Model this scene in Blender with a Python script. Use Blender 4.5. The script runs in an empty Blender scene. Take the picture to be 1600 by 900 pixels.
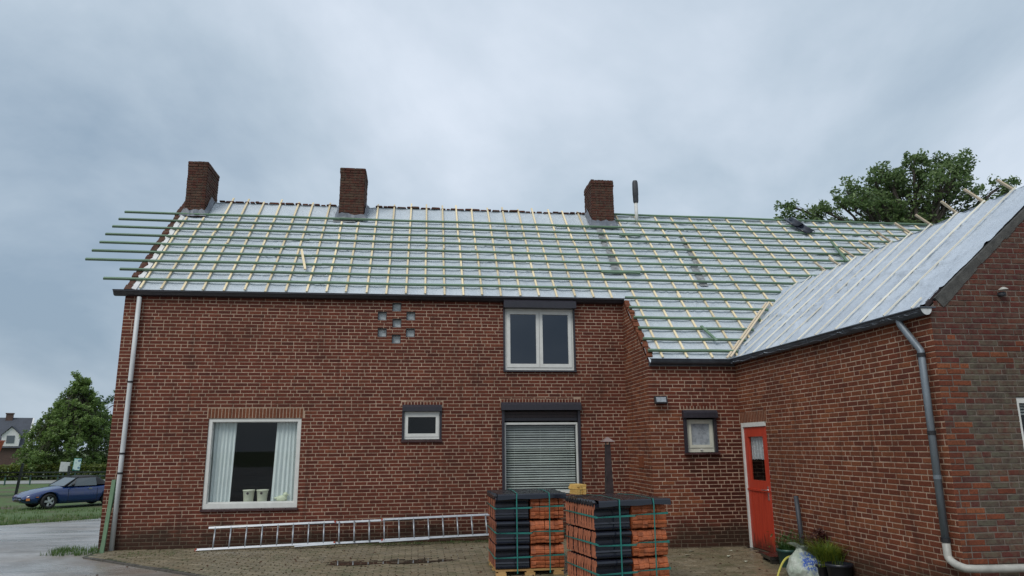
import bpy, bmesh, math, random
from mathutils import Vector, Matrix
import numpy as np
rng = random.Random(7)
scene = bpy.context.scene
COL = scene.collection
R = math.radians

# ------------------------------------------------------------------ camera
CAM = Vector((5.408, -13.805, 1.615))
PITCH, YAW, ROLL, FPX = R(12.42), R(7.442), R(-0.49), 1121.9
fw = Vector((math.sin(YAW)*math.cos(PITCH), math.cos(YAW)*math.cos(PITCH), math.sin(PITCH)))
rt0 = Vector((math.cos(YAW), -math.sin(YAW), 0)); up0 = rt0.cross(fw)
rt = rt0*math.cos(ROLL) + up0*math.sin(ROLL); up = -rt0*math.sin(ROLL) + up0*math.cos(ROLL)
cd = bpy.data.cameras.new('camera'); cam = bpy.data.objects.new('camera', cd); COL.objects.link(cam)
m = Matrix.Identity(4)
for i in range(3):
    m[i][0] = rt[i]; m[i][1] = up[i]; m[i][2] = -fw[i]; m[i][3] = CAM[i]
cam.matrix_world = m
cd.sensor_width = 36; cd.lens = FPX/1600*36; cd.clip_start = 0.1; cd.clip_end = 3000
scene.camera = cam

# ------------------------------------------------------------------ sky, sun, exposure
SUN_EL, SUN_AZ = R(48), R(-38)      # azimuth measured from -y (behind the camera) towards -x
world = bpy.data.worlds.new('World'); scene.world = world; world.use_nodes = True
nt = world.node_tree; nt.nodes.clear()
def N(t, **k):
    n = nt.nodes.new(t)
    for a, b in k.items(): setattr(n, a, b)
    return n
out = N('ShaderNodeOutputWorld'); bg = N('ShaderNodeBackground'); bg.inputs[1].default_value = 0.10
sky = N('ShaderNodeTexSky'); sky.sky_type = 'NISHITA'; sky.sun_disc = False
sky.sun_elevation = SUN_EL; sky.sun_rotation = R(218)
sky.dust_density = 3; sky.air_density = 1.5
tc = N('ShaderNodeTexCoord'); sep = N('ShaderNodeSeparateXYZ'); nt.links.new(tc.outputs['Generated'], sep.inputs[0])
mx = N('ShaderNodeMath', operation='MAXIMUM'); nt.links.new(sep.outputs[2], mx.inputs[0]); mx.inputs[1].default_value = 0.0
ad = N('ShaderNodeMath', operation='ADD'); nt.links.new(mx.outputs[0], ad.inputs[0]); ad.inputs[1].default_value = 0.55
dx = N('ShaderNodeMath', operation='DIVIDE'); nt.links.new(sep.outputs[0], dx.inputs[0]); nt.links.new(ad.outputs[0], dx.inputs[1])
dy = N('ShaderNodeMath', operation='DIVIDE'); nt.links.new(sep.outputs[1], dy.inputs[0]); nt.links.new(ad.outputs[0], dy.inputs[1])
cmb = N('ShaderNodeCombineXYZ'); nt.links.new(dx.outputs[0], cmb.inputs[0]); nt.links.new(dy.outputs[0], cmb.inputs[1])
mp = N('ShaderNodeMapping'); nt.links.new(cmb.outputs[0], mp.inputs[0]); mp.inputs['Location'].default_value = (22.3178, 28.418, 3.7903); mp.inputs['Rotation'].default_value = (0, 0, 5.23424)
n1 = N('ShaderNodeTexNoise'); nt.links.new(mp.outputs[0], n1.inputs['Vector'])
n1.inputs['Scale'].default_value = 1.4; n1.inputs['Detail'].default_value = 8; n1.inputs['Roughness'].default_value = 0.53; n1.inputs['Distortion'].default_value = 0.3
cr = N('ShaderNodeValToRGB'); nt.links.new(n1.outputs[0], cr.inputs[0])
e = cr.color_ramp.elements
e[0].position = 0.30; e[0].color = (0.25, 0.335, 0.435, 1)
e[1].position = 0.66; e[1].color = (0.67, 0.735, 0.83, 1)
el = cr.color_ramp.elements.new(0.47); el.color = (0.43, 0.515, 0.605, 1)
sc10 = N('ShaderNodeVectorMath', operation='SCALE'); nt.links.new(cr.outputs[0], sc10.inputs[0]); sc10.inputs['Scale'].default_value = 7.6
mixw = N('ShaderNodeMix', data_type='RGBA'); mixw.inputs[0].default_value = 0.93
nt.links.new(sky.outputs[0], mixw.inputs[6]); nt.links.new(sc10.outputs[0], mixw.inputs[7])
nt.links.new(mixw.outputs[2], bg.inputs[0]); nt.links.new(bg.outputs[0], out.inputs[0])

sl = bpy.data.lights.new('sun', 'SUN'); sl.energy = 1.1; sl.angle = R(25); sl.color = (1, 0.97, 0.93)
sun = bpy.data.objects.new('sun', sl); COL.objects.link(sun)
sdir = Vector((math.sin(SUN_AZ)*math.cos(SUN_EL), -math.cos(SUN_AZ)*math.cos(SUN_EL), math.sin(SUN_EL)))
sun.rotation_euler = sdir.to_track_quat('Z', 'Y').to_euler()
vs = scene.view_settings; vs.view_transform = 'Standard'; vs.look = 'None'; vs.gamma = 1; vs.exposure = 0.62; vs.use_curve_mapping = False
scene.cycles.max_bounces = 6; scene.cycles.transparent_max_bounces = 12

def proj(p):
    d = Vector(p) - CAM; z = d.dot(fw)
    return 800 + FPX*d.dot(rt)/z, 450 - FPX*d.dot(up)/z

# ------------------------------------------------------------------ materials
MATS = {}
class NB:
    def __init__(s, name):
        s.m = bpy.data.materials.new(name); s.m.use_nodes = True; s.t = s.m.node_tree; s.t.nodes.clear()
        s.out = s.n('ShaderNodeOutputMaterial'); s.p = s.n('ShaderNodeBsdfPrincipled'); s.l(s.p.outputs[0], s.out.inputs[0])
        MATS[name] = s.m
    def n(s, t, **k):
        q = s.t.nodes.new(t)
        for a, b in k.items(): setattr(q, a, b)
        return q
    def l(s, a, b): s.t.links.new(a, b)
    def pos(s, obj=False):
        return s.n('ShaderNodeTexCoord').outputs['Object'] if obj else s.n('ShaderNodeNewGeometry').outputs['Position']
    def noise(s, scale, detail=4, rough=0.55, vec=None, stretch=None):
        v = vec or s.pos()
        if stretch:
            mm = s.n('ShaderNodeMapping'); mm.inputs['Scale'].default_value = stretch; s.l(v, mm.inputs[0]); v = mm.outputs[0]
        q = s.n('ShaderNodeTexNoise'); q.inputs['Scale'].default_value = scale; q.inputs['Detail'].default_value = detail; q.inputs['Roughness'].default_value = rough
        s.l(v, q.inputs['Vector']); return q.outputs[0]
    def ramp(s, fac, stops):
        q = s.n('ShaderNodeValToRGB'); s.l(fac, q.inputs[0]); es = q.color_ramp.elements
        while len(es) < len(stops): es.new(0.5)
        for i, (p_, c) in enumerate(stops):
            es[i].position = p_; es[i].color = (c, c, c, 1) if isinstance(c, (int, float)) else (*c, 1)
        return q.outputs[0]
    def mix(s, fac, a, b, mode='MIX'):
        q = s.n('ShaderNodeMix', data_type='RGBA', blend_type=mode)
        for i, v in ((0, fac), (6, a), (7, b)):
            if isinstance(v, (int, float)): q.inputs[i].default_value = v if i == 0 else (v, v, v, 1)
            elif isinstance(v, tuple): q.inputs[i].default_value = (*v, 1)
            else: s.l(v, q.inputs[i])
        return q.outputs[2]
    def math(s, op, a, b=0.0, clamp=False):
        q = s.n('ShaderNodeMath', operation=op, use_clamp=clamp)
        for i, v in ((0, a), (1, b)):
            if isinstance(v, (int, float)): q.inputs[i].default_value = v
            else: s.l(v, q.inputs[i])
        return q.outputs[0]
    def attr(s, name):
        return s.n('ShaderNodeAttribute', attribute_name=name).outputs['Fac']
    def rnd(s):
        a = s.math('ADD', s.attr('rnd'), s.n('ShaderNodeObjectInfo').outputs['Random'])
        return s.math('FRACT', a)
    def set(s, k, v):
        i = s.p.inputs[k]
        if isinstance(v, (int, float)): i.default_value = v
        elif isinstance(v, tuple): i.default_value = (*v, 1)
        else: s.l(v, i)
    def bump(s, h, strength=0.3, dist=0.01):
        b = s.n('ShaderNodeBump'); b.inputs['Strength'].default_value = strength; b.inputs['Distance'].default_value = dist
        s.l(h, b.inputs['Height']); s.l(b.outputs[0], s.p.inputs['Normal'])

def simple(name, c, rough=0.6, var=0.15, scale=6, bump=0.1, metal=0.0, c2=None, stretch=None, spec=None, bscale=None, rv=0.08):
    b = NB(name)
    nz = b.noise(scale, 5, 0.6, stretch=stretch)
    d = c2 or tuple(max(0, x*(1-2*var)) for x in c)
    b.set('Base Color', b.mix(b.ramp(nz, [(0.3, 0.0), (0.72, 1.0)]), d, c))
    b.set('Roughness', b.ramp(nz, [(0.3, max(0, rough-rv)), (0.7, min(1, rough+rv))])); b.set('Metallic', metal)
    if spec is not None: b.set('Specular IOR Level', spec)
    if bump: b.bump(b.noise(bscale or scale*6, 4, 0.6, stretch=stretch), bump, 0.01)
    return b.m

def brick_mat(name, cols, damp=True, lichen=0.0, rough=0.72, efflo=0.12):
    b = NB(name)
    rd = b.rnd()
    base = b.ramp(rd, [(i/(len(cols)-1), c) for i, c in enumerate(cols)])
    fine = b.noise(55, 4, 0.7)
    base = b.mix(b.ramp(fine, [(0.3, 0.62), (0.6, 0.0)]), base, (0.035, 0.016, 0.013))
    spk = b.noise(120, 2, 0.6)
    base = b.mix(b.ramp(spk, [(0.68, 0.0), (0.76, 0.25)]), base, (0.30, 0.20, 0.15))
    big = b.noise(0.9, 5, 0.6)
    base = b.mix(b.ramp(big, [(0.36, 0.34), (0.60, 0.0)]), base, (0.06, 0.024, 0.016))
    ef = b.noise(2.3, 6, 0.65)
    base = b.mix(b.ramp(ef, [(0.58, 0.0), (0.80, efflo)]), base, (0.26, 0.16, 0.12))
    stk = b.noise(2.2, 5, 0.6, stretch=(3.0, 3.0, 0.22))
    base = b.mix(b.ramp(stk, [(0.53, 0.0), (0.72, 0.5)]), base, (0.035, 0.020, 0.015))
    if lichen:
        ln = b.noise(11, 6, 0.75)
        base = b.mix(b.ramp(ln, [(0.42, 0.0), (0.60, lichen)]), base, (0.125, 0.125, 0.085))
    if damp:
        sp = b.n('ShaderNodeSeparateXYZ'); b.l(b.pos(), sp.inputs[0])
        dn = b.noise(1.6, 5, 0.65)
        hgt = b.math('ADD', b.math('MULTIPLY', sp.outputs[2], 1.9), b.math('MULTIPLY', b.math('SUBTRACT', dn, 0.5), -1.9))
        dm = b.ramp(hgt, [(0.10, 0.72), (0.75, 0.0)])
        base = b.mix(dm, base, (0.030, 0.024, 0.017))
    b.set('Base Color', base)
    b.set('Roughness', b.ramp(fine, [(0.3, rough-0.12), (0.7, rough+0.12)]))
    b.set('Specular IOR Level', 0.10)
    b.bump(b.noise(70, 4, 0.7), 0.45, 0.006)
    return b.m

REDS = [(0.100, 0.028, 0.019), (0.150, 0.040, 0.025), (0.125, 0.033, 0.021), (0.170, 0.047, 0.028), (0.088, 0.026, 0.019), (0.155, 0.043, 0.026), (0.138, 0.037, 0.023), (0.200, 0.061, 0.034)]
WREDS = [(0.145, 0.042, 0.025), (0.205, 0.062, 0.032), (0.235, 0.076, 0.037), (0.175, 0.052, 0.028), (0.130, 0.040, 0.026), (0.26, 0.090, 0.041), (0.19, 0.057, 0.031)]
brick_mat('brick', REDS)
brick_mat('brick_wing', WREDS)
brick_mat('brick_dark', [tuple(c*0.55 for c in q) for q in REDS], rough=0.55)  # darker copy of the facade brick tones
brick_mat('brick_gable', [(0.10, 0.03, 0.027), (0.125, 0.036, 0.03), (0.085, 0.028, 0.028), (0.15, 0.044, 0.03), (0.10, 0.042, 0.034)], lichen=0.3)
brick_mat('brick_infill', [(0.085, 0.068, 0.055), (0.115, 0.078, 0.060), (0.13, 0.058, 0.042), (0.075, 0.066, 0.055), (0.10, 0.06, 0.048), (0.12, 0.085, 0.065)], lichen=0.6)
brick_mat('brick_orange', [(0.19, 0.066, 0.035), (0.225, 0.08, 0.04), (0.165, 0.058, 0.032)], damp=False)
brick_mat('brick_chimney', [(0.066, 0.022, 0.018), (0.095, 0.030, 0.023), (0.11, 0.036, 0.026), (0.055, 0.024, 0.02)], damp=False, lichen=0.35)
b = NB('mortar'); nz = b.noise(14, 5, 0.65); bgn = b.noise(0.9, 5, 0.6)
c = b.mix(b.ramp(nz, [(0.3, 0.0), (0.7, 1.0)]), (0.32, 0.22, 0.155), (0.53, 0.395, 0.295))
c = b.mix(b.ramp(bgn, [(0.36, 0.5), (0.58, 0.0)]), c, (0.22, 0.15, 0.105))
sp = b.n('ShaderNodeSeparateXYZ'); b.l(b.pos(), sp.inputs[0])
hgt = b.math('ADD', b.math('MULTIPLY', sp.outputs[2], 1.9), b.math('MULTIPLY', b.math('SUBTRACT', b.noise(1.6, 5, 0.65), 0.5), -1.9))
c = b.mix(b.ramp(b.noise(2.2, 5, 0.6, stretch=(3.0, 3.0, 0.22)), [(0.53, 0.0), (0.72, 0.55)]), c, (0.12, 0.085, 0.065))
c = b.mix(b.ramp(hgt, [(0.10, 0.8), (0.75, 0.0)]), c, (0.05, 0.044, 0.03))
b.set('Base Color', c); b.set('Specular IOR Level', 0.1); b.set('Roughness', 0.92); b.bump(b.noise(90, 3, 0.7), 0.5, 0.004)
simple('mortar_dark', (0.20, 0.165, 0.135), 0.92, 0.3, 9, 0.4)
simple('verge_concrete', (0.10, 0.098, 0.09), 0.9, 0.3, 12, 0.6)

b = NB('membrane'); nz = b.noise(1.3, 5, 0.6); fz = b.noise(9, 5, 0.6, stretch=(1, 1.6, 1.6))
c = b.mix(b.ramp(nz, [(0.3, 0.0), (0.7, 1.0)]), (0.43, 0.485, 0.525), (0.535, 0.59, 0.63))
c = b.mix(b.ramp(b.noise(3.2, 6, 0.7), [(0.62, 0.0), (0.78, 0.35)]), c, (0.30, 0.33, 0.37))
b.set('Base Color', c); b.set('Roughness', b.ramp(fz, [(0.3, 0.33), (0.7, 0.6)])); b.bump(b.math('ADD', fz, b.math('MULTIPLY', b.noise(3.5, 4, 0.6, stretch=(1.2, 2.0, 2.0)), 1.5)), 0.9, 0.035)
b = NB('membrane_wing'); nz = b.noise(1.3, 5, 0.6); fz = b.noise(7, 5, 0.6, stretch=(1.6, 1, 1.6))
c = b.mix(b.ramp(nz, [(0.3, 0.0), (0.7, 1.0)]), (0.385, 0.435, 0.495), (0.485, 0.54, 0.60))
b.set('Base Color', c); b.set('Roughness', b.ramp(fz, [(0.3, 0.33), (0.7, 0.6)])); b.bump(b.math('ADD', fz, b.math('MULTIPLY', b.noise(3.0, 4, 0.65, stretch=(2.6, 1.1, 2.6)), 3.0)), 0.32, 0.05)
simple('flashing', (0.17, 0.19, 0.225), 0.5, 0.25, 7, 0.3)
simple('tape', (0.33, 0.34, 0.345), 0.5, 0.3, 10, 0.2)
def wood(name, c, c2, rough=0.65, st=(1, 14, 14)):
    b = NB(name); rd = b.n('ShaderNodeObjectInfo').outputs['Random']
    g = b.noise(5, 5, 0.65, stretch=st)
    base = b.mix(b.ramp(g, [(0.3, 0.0), (0.7, 1.0)]), c2, c)
    hv = b.n('ShaderNodeHueSaturation'); b.l(base, hv.inputs['Color']); b.l(b.math('ADD', b.math('MULTIPLY', rd, 0.35), 0.82), hv.inputs['Value'])
    b.set('Base Color', hv.outputs[0]); b.set('Roughness', rough); b.bump(g, 0.2, 0.004); return b.m
wood('pale_wood', (0.78, 0.66, 0.43), (0.64, 0.51, 0.30), st=(9, 2, 2))
wood('green_wood', (0.14, 0.225, 0.14), (0.085, 0.145, 0.09), 0.6, st=(1.2, 14, 14))
wood('white_wood', (0.82, 0.78, 0.66), (0.72, 0.66, 0.52), st=(2, 9, 2))
wood('old_wood', (0.60, 0.50, 0.36), (0.46, 0.37, 0.25), st=(9, 2, 9))
wood('pallet_wood', (0.52, 0.32, 0.12), (0.36, 0.20, 0.07), st=(2, 9, 9))
wood('green_pole', (0.13, 0.22, 0.12), (0.085, 0.15, 0.085), st=(9, 9, 1.5))
simple('dark_gutter', (0.020, 0.019, 0.024), 0.38, 0.2, 5, 0.05)
simple('zinc', (0.115, 0.135, 0.16), 0.45, 0.25, 4, 0.08, metal=0.35)
simple('zinc_pipe', (0.21, 0.245, 0.275), 0.48, 0.22, 5, 0.1, metal=0.3, stretch=(3, 3, 0.6))
simple('grey_pvc', (0.60, 0.62, 0.615), 0.5, 0.12, 5, 0.04, stretch=(3, 3, 0.7))
simple('cream_pipe', (0.48, 0.47, 0.42), 0.5, 0.22, 6, 0.06)
simple('white_frame', (0.66, 0.66, 0.62), 0.4, 0.07, 8, 0.03)
simple('cream_frame', (0.60, 0.60, 0.50), 0.45, 0.08, 8, 0.03)
simple('shutter_dark', (0.030, 0.028, 0.038), 0.42, 0.2, 8, 0.04, stretch=(6, 6, 1))
simple('black', (0.015, 0.015, 0.017), 0.5, 0.2, 8, 0.05)
simple('sill_tile', (0.085, 0.045, 0.045), 0.3, 0.25, 8, 0.08)
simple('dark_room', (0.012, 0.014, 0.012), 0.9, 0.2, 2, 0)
simple('curtain', (0.72, 0.77, 0.76), 0.85, 0.08, 14, 0.15, stretch=(6, 1, 0.4))
simple('lace', (0.56, 0.58, 0.60), 0.85, 0.25, 30, 0.2)
simple('blind', (0.50, 0.53, 0.50), 0.45, 0.12, 5, 0.02)
simple('vent_glass', (0.60, 0.64, 0.64), 0.25, 0.25, 12, 0.25)
simple('frosted', (0.36, 0.40, 0.43), 0.3, 0.2, 16, 0.4)
simple('pot_cream', (0.66, 0.67, 0.52), 0.35, 0.06, 6, 0.02)
simple('figurine', (0.66, 0.70, 0.50), 0.4, 0.08, 10, 0.05)
b = NB('red_paint'); g = b.noise(3, 5, 0.6, stretch=(8, 8, 0.7)); sp = b.n('ShaderNodeSeparateXYZ'); b.l(b.pos(), sp.inputs[0])
c = b.mix(b.ramp(g, [(0.3, 0.0), (0.7, 1.0)]), (0.37, 0.036, 0.018), (0.50, 0.055, 0.025))
h = b.math('ADD', sp.outputs[2], b.math('MULTIPLY', b.noise(10, 5, 0.7, stretch=(2, 2, 0.4)), -0.9))
c = b.mix(b.ramp(h, [(-0.0, 0.9), (0.02, 0.0)]), c, (0.06, 0.02, 0.014)) if False else b.mix(b.ramp(b.math('ADD', h, 0.5), [(0.02, 0.85), (0.20, 0.0)]), c, (0.07, 0.022, 0.015))
b.set('Base Color', c); b.set('Roughness', 0.42); b.bump(g, 0.1, 0.004)
b = NB('glass'); b.t.nodes.remove(b.p)
fr = b.n('ShaderNodeFresnel'); b.l(b.math('SUBTRACT', 1.5, b.math('MULTIPLY', b.n('ShaderNodeNewGeometry').outputs['Backfacing'], 0.83333)), fr.inputs[0])
tr = b.n('ShaderNodeBsdfTransparent'); tr.inputs[0].default_value = (0.93, 0.96, 0.95, 1); gl = b.n('ShaderNodeBsdfGlossy'); gl.inputs['Roughness'].default_value = 0.01
ms = b.n('ShaderNodeMixShader'); b.l(fr.outputs[0], ms.inputs[0]); b.l(tr.outputs[0], ms.inputs[1]); b.l(gl.outputs[0], ms.inputs[2]); b.l(ms.outputs[0], b.out.inputs[0])
b = NB('double_glass'); b.t.nodes.remove(b.p)
fr = b.n('ShaderNodeFresnel'); b.l(b.math('SUBTRACT', 1.5, b.math('MULTIPLY', b.n('ShaderNodeNewGeometry').outputs['Backfacing'], 0.83333)), fr.inputs[0]); f2 = b.math('MULTIPLY', fr.outputs[0], 2.3, True)
tr = b.n('ShaderNodeBsdfTransparent'); tr.inputs[0].default_value = (0.55, 0.60, 0.62, 1); gl = b.n('ShaderNodeBsdfGlossy'); gl.inputs['Roughness'].default_value = 0.015; gl.inputs[0].default_value = (0.82, 0.88, 1, 1)
ms = b.n('ShaderNodeMixShader'); b.l(f2, ms.inputs[0]); b.l(tr.outputs[0], ms.inputs[1]); b.l(gl.outputs[0], ms.inputs[2]); b.l(ms.outputs[0], b.out.inputs[0])
simple('aluminium', (0.38, 0.40, 0.42), 0.4, 0.1, 10, 0.04, metal=0.55)
simple('red_plastic', (0.40, 0.06, 0.03), 0.5, 0.1)
simple('clay', (0.46, 0.145, 0.068), 0.7, 0.28, 14, 0.25)
simple('clay_light', (0.52, 0.145, 0.052), 0.62, 0.28, 14, 0.3)
simple('glaze', (0.013, 0.016, 0.026), 0.16, 0.15, 5, 0.06, rv=0.05)
simple('wet_glaze', (0.030, 0.030, 0.036), 0.24, 0.35, 16, 0.12, rv=0.10)
simple('strap', (0.022, 0.20, 0.17), 0.35, 0.1)
simple('rust_iron', (0.050, 0.032, 0.032), 0.5, 0.3, 9, 0.15, metal=0.2)
simple('cap_iron', (0.26, 0.19, 0.17), 0.45, 0.2, 9, 0.1)
simple('conduit', (0.05, 0.055, 0.065), 0.6, 0.2, 8, 0.1)
simple('green_pot', (0.03, 0.085, 0.07), 0.42, 0.2, 6, 0.04)
simple('blue_pot', (0.012, 0.014, 0.022), 0.4, 0.2, 6, 0.04)
simple('step_stone', (0.035, 0.030, 0.026), 0.3, 0.3, 9, 0.2)
simple('hose', (0.55, 0.50, 0.10), 0.4, 0.1)
b = NB('bag'); nz = b.noise(9, 5, 0.6); p3 = b.pos(True)
sp = b.n('ShaderNodeSeparateXYZ'); b.l(p3, sp.inputs[0])
pr = b.noise(16, 4, 0.75)
dist = b.n('ShaderNodeVectorMath', operation='DISTANCE'); b.l(p3, dist.inputs[0]); dist.inputs[1].default_value = (-0.06, -0.20, 0.25)
blob = b.math('ADD', dist.outputs['Value'], b.math('MULTIPLY', pr, 0.25))
c = b.mix(b.ramp(nz, [(0.3, 0.0), (0.7, 1.0)]), (0.42, 0.50, 0.40), (0.66, 0.70, 0.62))
c = b.mix(b.math('MULTIPLY', b.ramp(blob, [(0.25, 1.0), (0.31, 0.0)]), b.ramp(b.noise(34, 3, 0.6), [(0.50, 1.0), (0.57, 0.0)])), c, (0.06, 0.14, 0.50))
b.set('Base Color', c); b.set('Roughness', 0.32); b.bump(b.n('ShaderNodeTexVoronoi', feature='DISTANCE_TO_EDGE').outputs[0] if False else b.noise(22, 6, 0.75, stretch=(1, 1, 0.5)), 0.9, 0.05)
simple('car_blue', (0.004, 0.024, 0.115), 0.22, 0.05, 3, 0, spec=0.6)
MATS['car_blue'].node_tree.nodes['Principled BSDF'].inputs['Coat Weight'].default_value = 0.6
simple('soft_top', (0.018, 0.018, 0.020), 0.8, 0.2, 30, 0.1)
simple('rubber', (0.016, 0.016, 0.016), 0.8, 0.2, 20, 0.1)
simple('rim', (0.55, 0.56, 0.58), 0.3, 0.05, 8, 0, metal=0.6)
simple('amber', (0.55, 0.20, 0.05), 0.3, 0.05)
simple('car_glass', (0.07, 0.09, 0.10), 0.06, 0.05, 3, 0, spec=0.8)
simple('chrome', (0.7, 0.7, 0.7), 0.15, 0.05, 8, 0, metal=0.9)
simple('fence_paint', (0.012, 0.020, 0.018), 0.5, 0.2)
simple('fence_green', (0.03, 0.09, 0.07), 0.5, 0.2)
simple('sign_white', (0.66, 0.68, 0.66), 0.5, 0.1, 6, 0)
b = NB('sign_poster'); v = b.n('ShaderNodeTexVoronoi'); v.inputs['Scale'].default_value = 5; b.l(b.pos(True), v.inputs['Vector'])
b.set('Base Color', b.mix(b.ramp(v.outputs[0], [(0.25, 1.0), (0.4, 0.0)]), (0.60, 0.74, 0.70), (0.14, 0.24, 0.34))); b.set('Roughness', 0.4)
simple('sign_green', (0.03, 0.30, 0.24), 0.5, 0.1)
simple('slate', (0.055, 0.065, 0.085), 0.6, 0.2, 2, 0.1)
simple('white_render', (0.72, 0.72, 0.70), 0.8, 0.05)
simple('far_brick', (0.12, 0.075, 0.06), 0.85, 0.2, 4, 0.1)
simple('orange_skip', (0.52, 0.075, 0.02), 0.45, 0.12, 4, 0.05)
simple('bark', (0.075, 0.062, 0.05), 0.9, 0.3, 12, 0.6, stretch=(2, 2, 0.4))
def leafmat(name, cols):
    b = NB(name); rd = b.attr('rnd')
    base = b.ramp(rd, [(i/(len(cols)-1), c) for i, c in enumerate(cols)])
    b.set('Base Color', base); b.set('Roughness', 0.5)
    tl = b.n('ShaderNodeBsdfTranslucent'); b.l(base, tl.inputs[0])
    ms = b.n('ShaderNodeMixShader'); ms.inputs[0].default_value = 0.42; b.l(b.p.outputs[0], ms.inputs[1]); b.l(tl.outputs[0], ms.inputs[2]); b.l(ms.outputs[0], b.out.inputs[0])
leafmat('leaf_oak', [(0.07, 0.12, 0.046), (0.12, 0.19, 0.066), (0.18, 0.26, 0.095), (0.25, 0.34, 0.135)])
leafmat('leaf_bright', [(0.08, 0.14, 0.038), (0.135, 0.215, 0.055), (0.195, 0.29, 0.076), (0.26, 0.36, 0.11)])
leafmat('leaf_far', [(0.05, 0.10, 0.04), (0.08, 0.15, 0.055)])
leafmat('leaf_hedge', [(0.05, 0.09, 0.02), (0.10, 0.14, 0.025), (0.17, 0.19, 0.035)])
leafmat('grass', [(0.045, 0.10, 0.02), (0.075, 0.15, 0.03), (0.12, 0.18, 0.045), (0.16, 0.17, 0.07)])
leafmat('plant_green', [(0.03, 0.08, 0.02), (0.07, 0.15, 0.03)])
leafmat('plant_yellow', [(0.04, 0.10, 0.02), (0.10, 0.18, 0.03), (0.28, 0.30, 0.03), (0.16, 0.22, 0.03)])
leafmat('plant_red', [(0.05, 0.015, 0.012), (0.09, 0.025, 0.02)])

b = NB('ground'); nz = b.noise(0.35, 6, 0.6); f = b.noise(7, 5, 0.7)
c = b.mix(b.ramp(f, [(0.3, 0.0), (0.7, 1.0)]), (0.045, 0.085, 0.02), (0.085, 0.135, 0.035))
c = b.mix(b.ramp(nz, [(0.50, 0.0), (0.60, 0.85)]), c, (0.085, 0.06, 0.04))
b.set('Base Color', c); b.set('Roughness', 0.9); b.bump(f, 0.5, 0.05)
b = NB('driveway'); nz = b.noise(0.45, 6, 0.62); f = b.noise(26, 5, 0.7); gr = b.noise(150, 2, 0.6); w = b.noise(0.8, 5, 0.6, stretch=(0.35, 1, 1))
sp = b.n('ShaderNodeSeparateXYZ'); b.l(b.pos(), sp.inputs[0])
c = b.mix(b.ramp(f, [(0.3, 0.0), (0.7, 1.0)]), (0.34, 0.335, 0.32), (0.50, 0.49, 0.47))
c = b.mix(b.ramp(nz, [(0.42, 0.0), (0.62, 0.75)]), c, (0.19, 0.155, 0.12))
br = b.math('ADD', b.math('MULTIPLY', sp.outputs[0], 0.16), b.math('MULTIPLY', nz, 1.1))
c = b.mix(b.ramp(br, [(0.55, 0.0), (0.85, 0.8)]), c, (0.185, 0.135, 0.09))
c = b.mix(b.ramp(gr, [(0.40, 0.4), (0.55, 0.0)]), c, (0.05, 0.045, 0.04))
c = b.mix(b.ramp(b.noise(1.1, 6, 0.65, stretch=(0.5, 1.6, 1)), [(0.52, 0.0), (0.64, 0.6)]), c, (0.11, 0.105, 0.095))
b.set('Base Color', c); b.set('Roughness', b.ramp(w, [(0.38, 0.16), (0.62, 0.52)])); b.set('Specular IOR Level', 0.6)
b.bump(b.mix(0.5, f, gr), 0.35, 0.012)
b = NB('paver'); rd = b.rnd(); f = b.noise(40, 4, 0.7); big = b.noise(0.8, 5, 0.6); ms_ = b.noise(3, 5, 0.65)
c = b.ramp(rd, [(0, (0.145, 0.118, 0.072)), (0.35, (0.21, 0.172, 0.105)), (0.7, (0.18, 0.15, 0.096)), (1, (0.25, 0.205, 0.132))])
c = b.mix(b.ramp(f, [(0.3, 0.5), (0.6, 0.0)]), c, (0.04, 0.034, 0.025))
c = b.mix(b.ramp(ms_, [(0.52, 0.0), (0.68, 0.55)]), c, (0.055, 0.07, 0.025))
b.set('Base Color', c); b.set('Roughness', b.ramp(big, [(0.4, 0.28), (0.65, 0.58)])); b.bump(f, 0.4, 0.006)
b = NB('paving_bed'); f = b.noise(12, 5, 0.7)
b.set('Base Color', b.mix(b.ramp(f, [(0.35, 0.0), (0.65, 1.0)]), (0.035, 0.034, 0.02), (0.05, 0.065, 0.025))); b.set('Roughness', 0.8); b.bump(f, 0.4, 0.01)
b = NB('puddle'); b.set('Base Color', (0.045, 0.04, 0.03)); b.set('Roughness', 0.03); b.set('Specular IOR Level', 0.5)
b.bump(b.noise(5, 2, 0.5), 0.02, 0.01)
simple('path', (0.30, 0.31, 0.29), 0.7, 0.15, 2, 0.1)
simple('kerb', (0.10, 0.09, 0.075), 0.7, 0.25, 10, 0.3)

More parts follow.
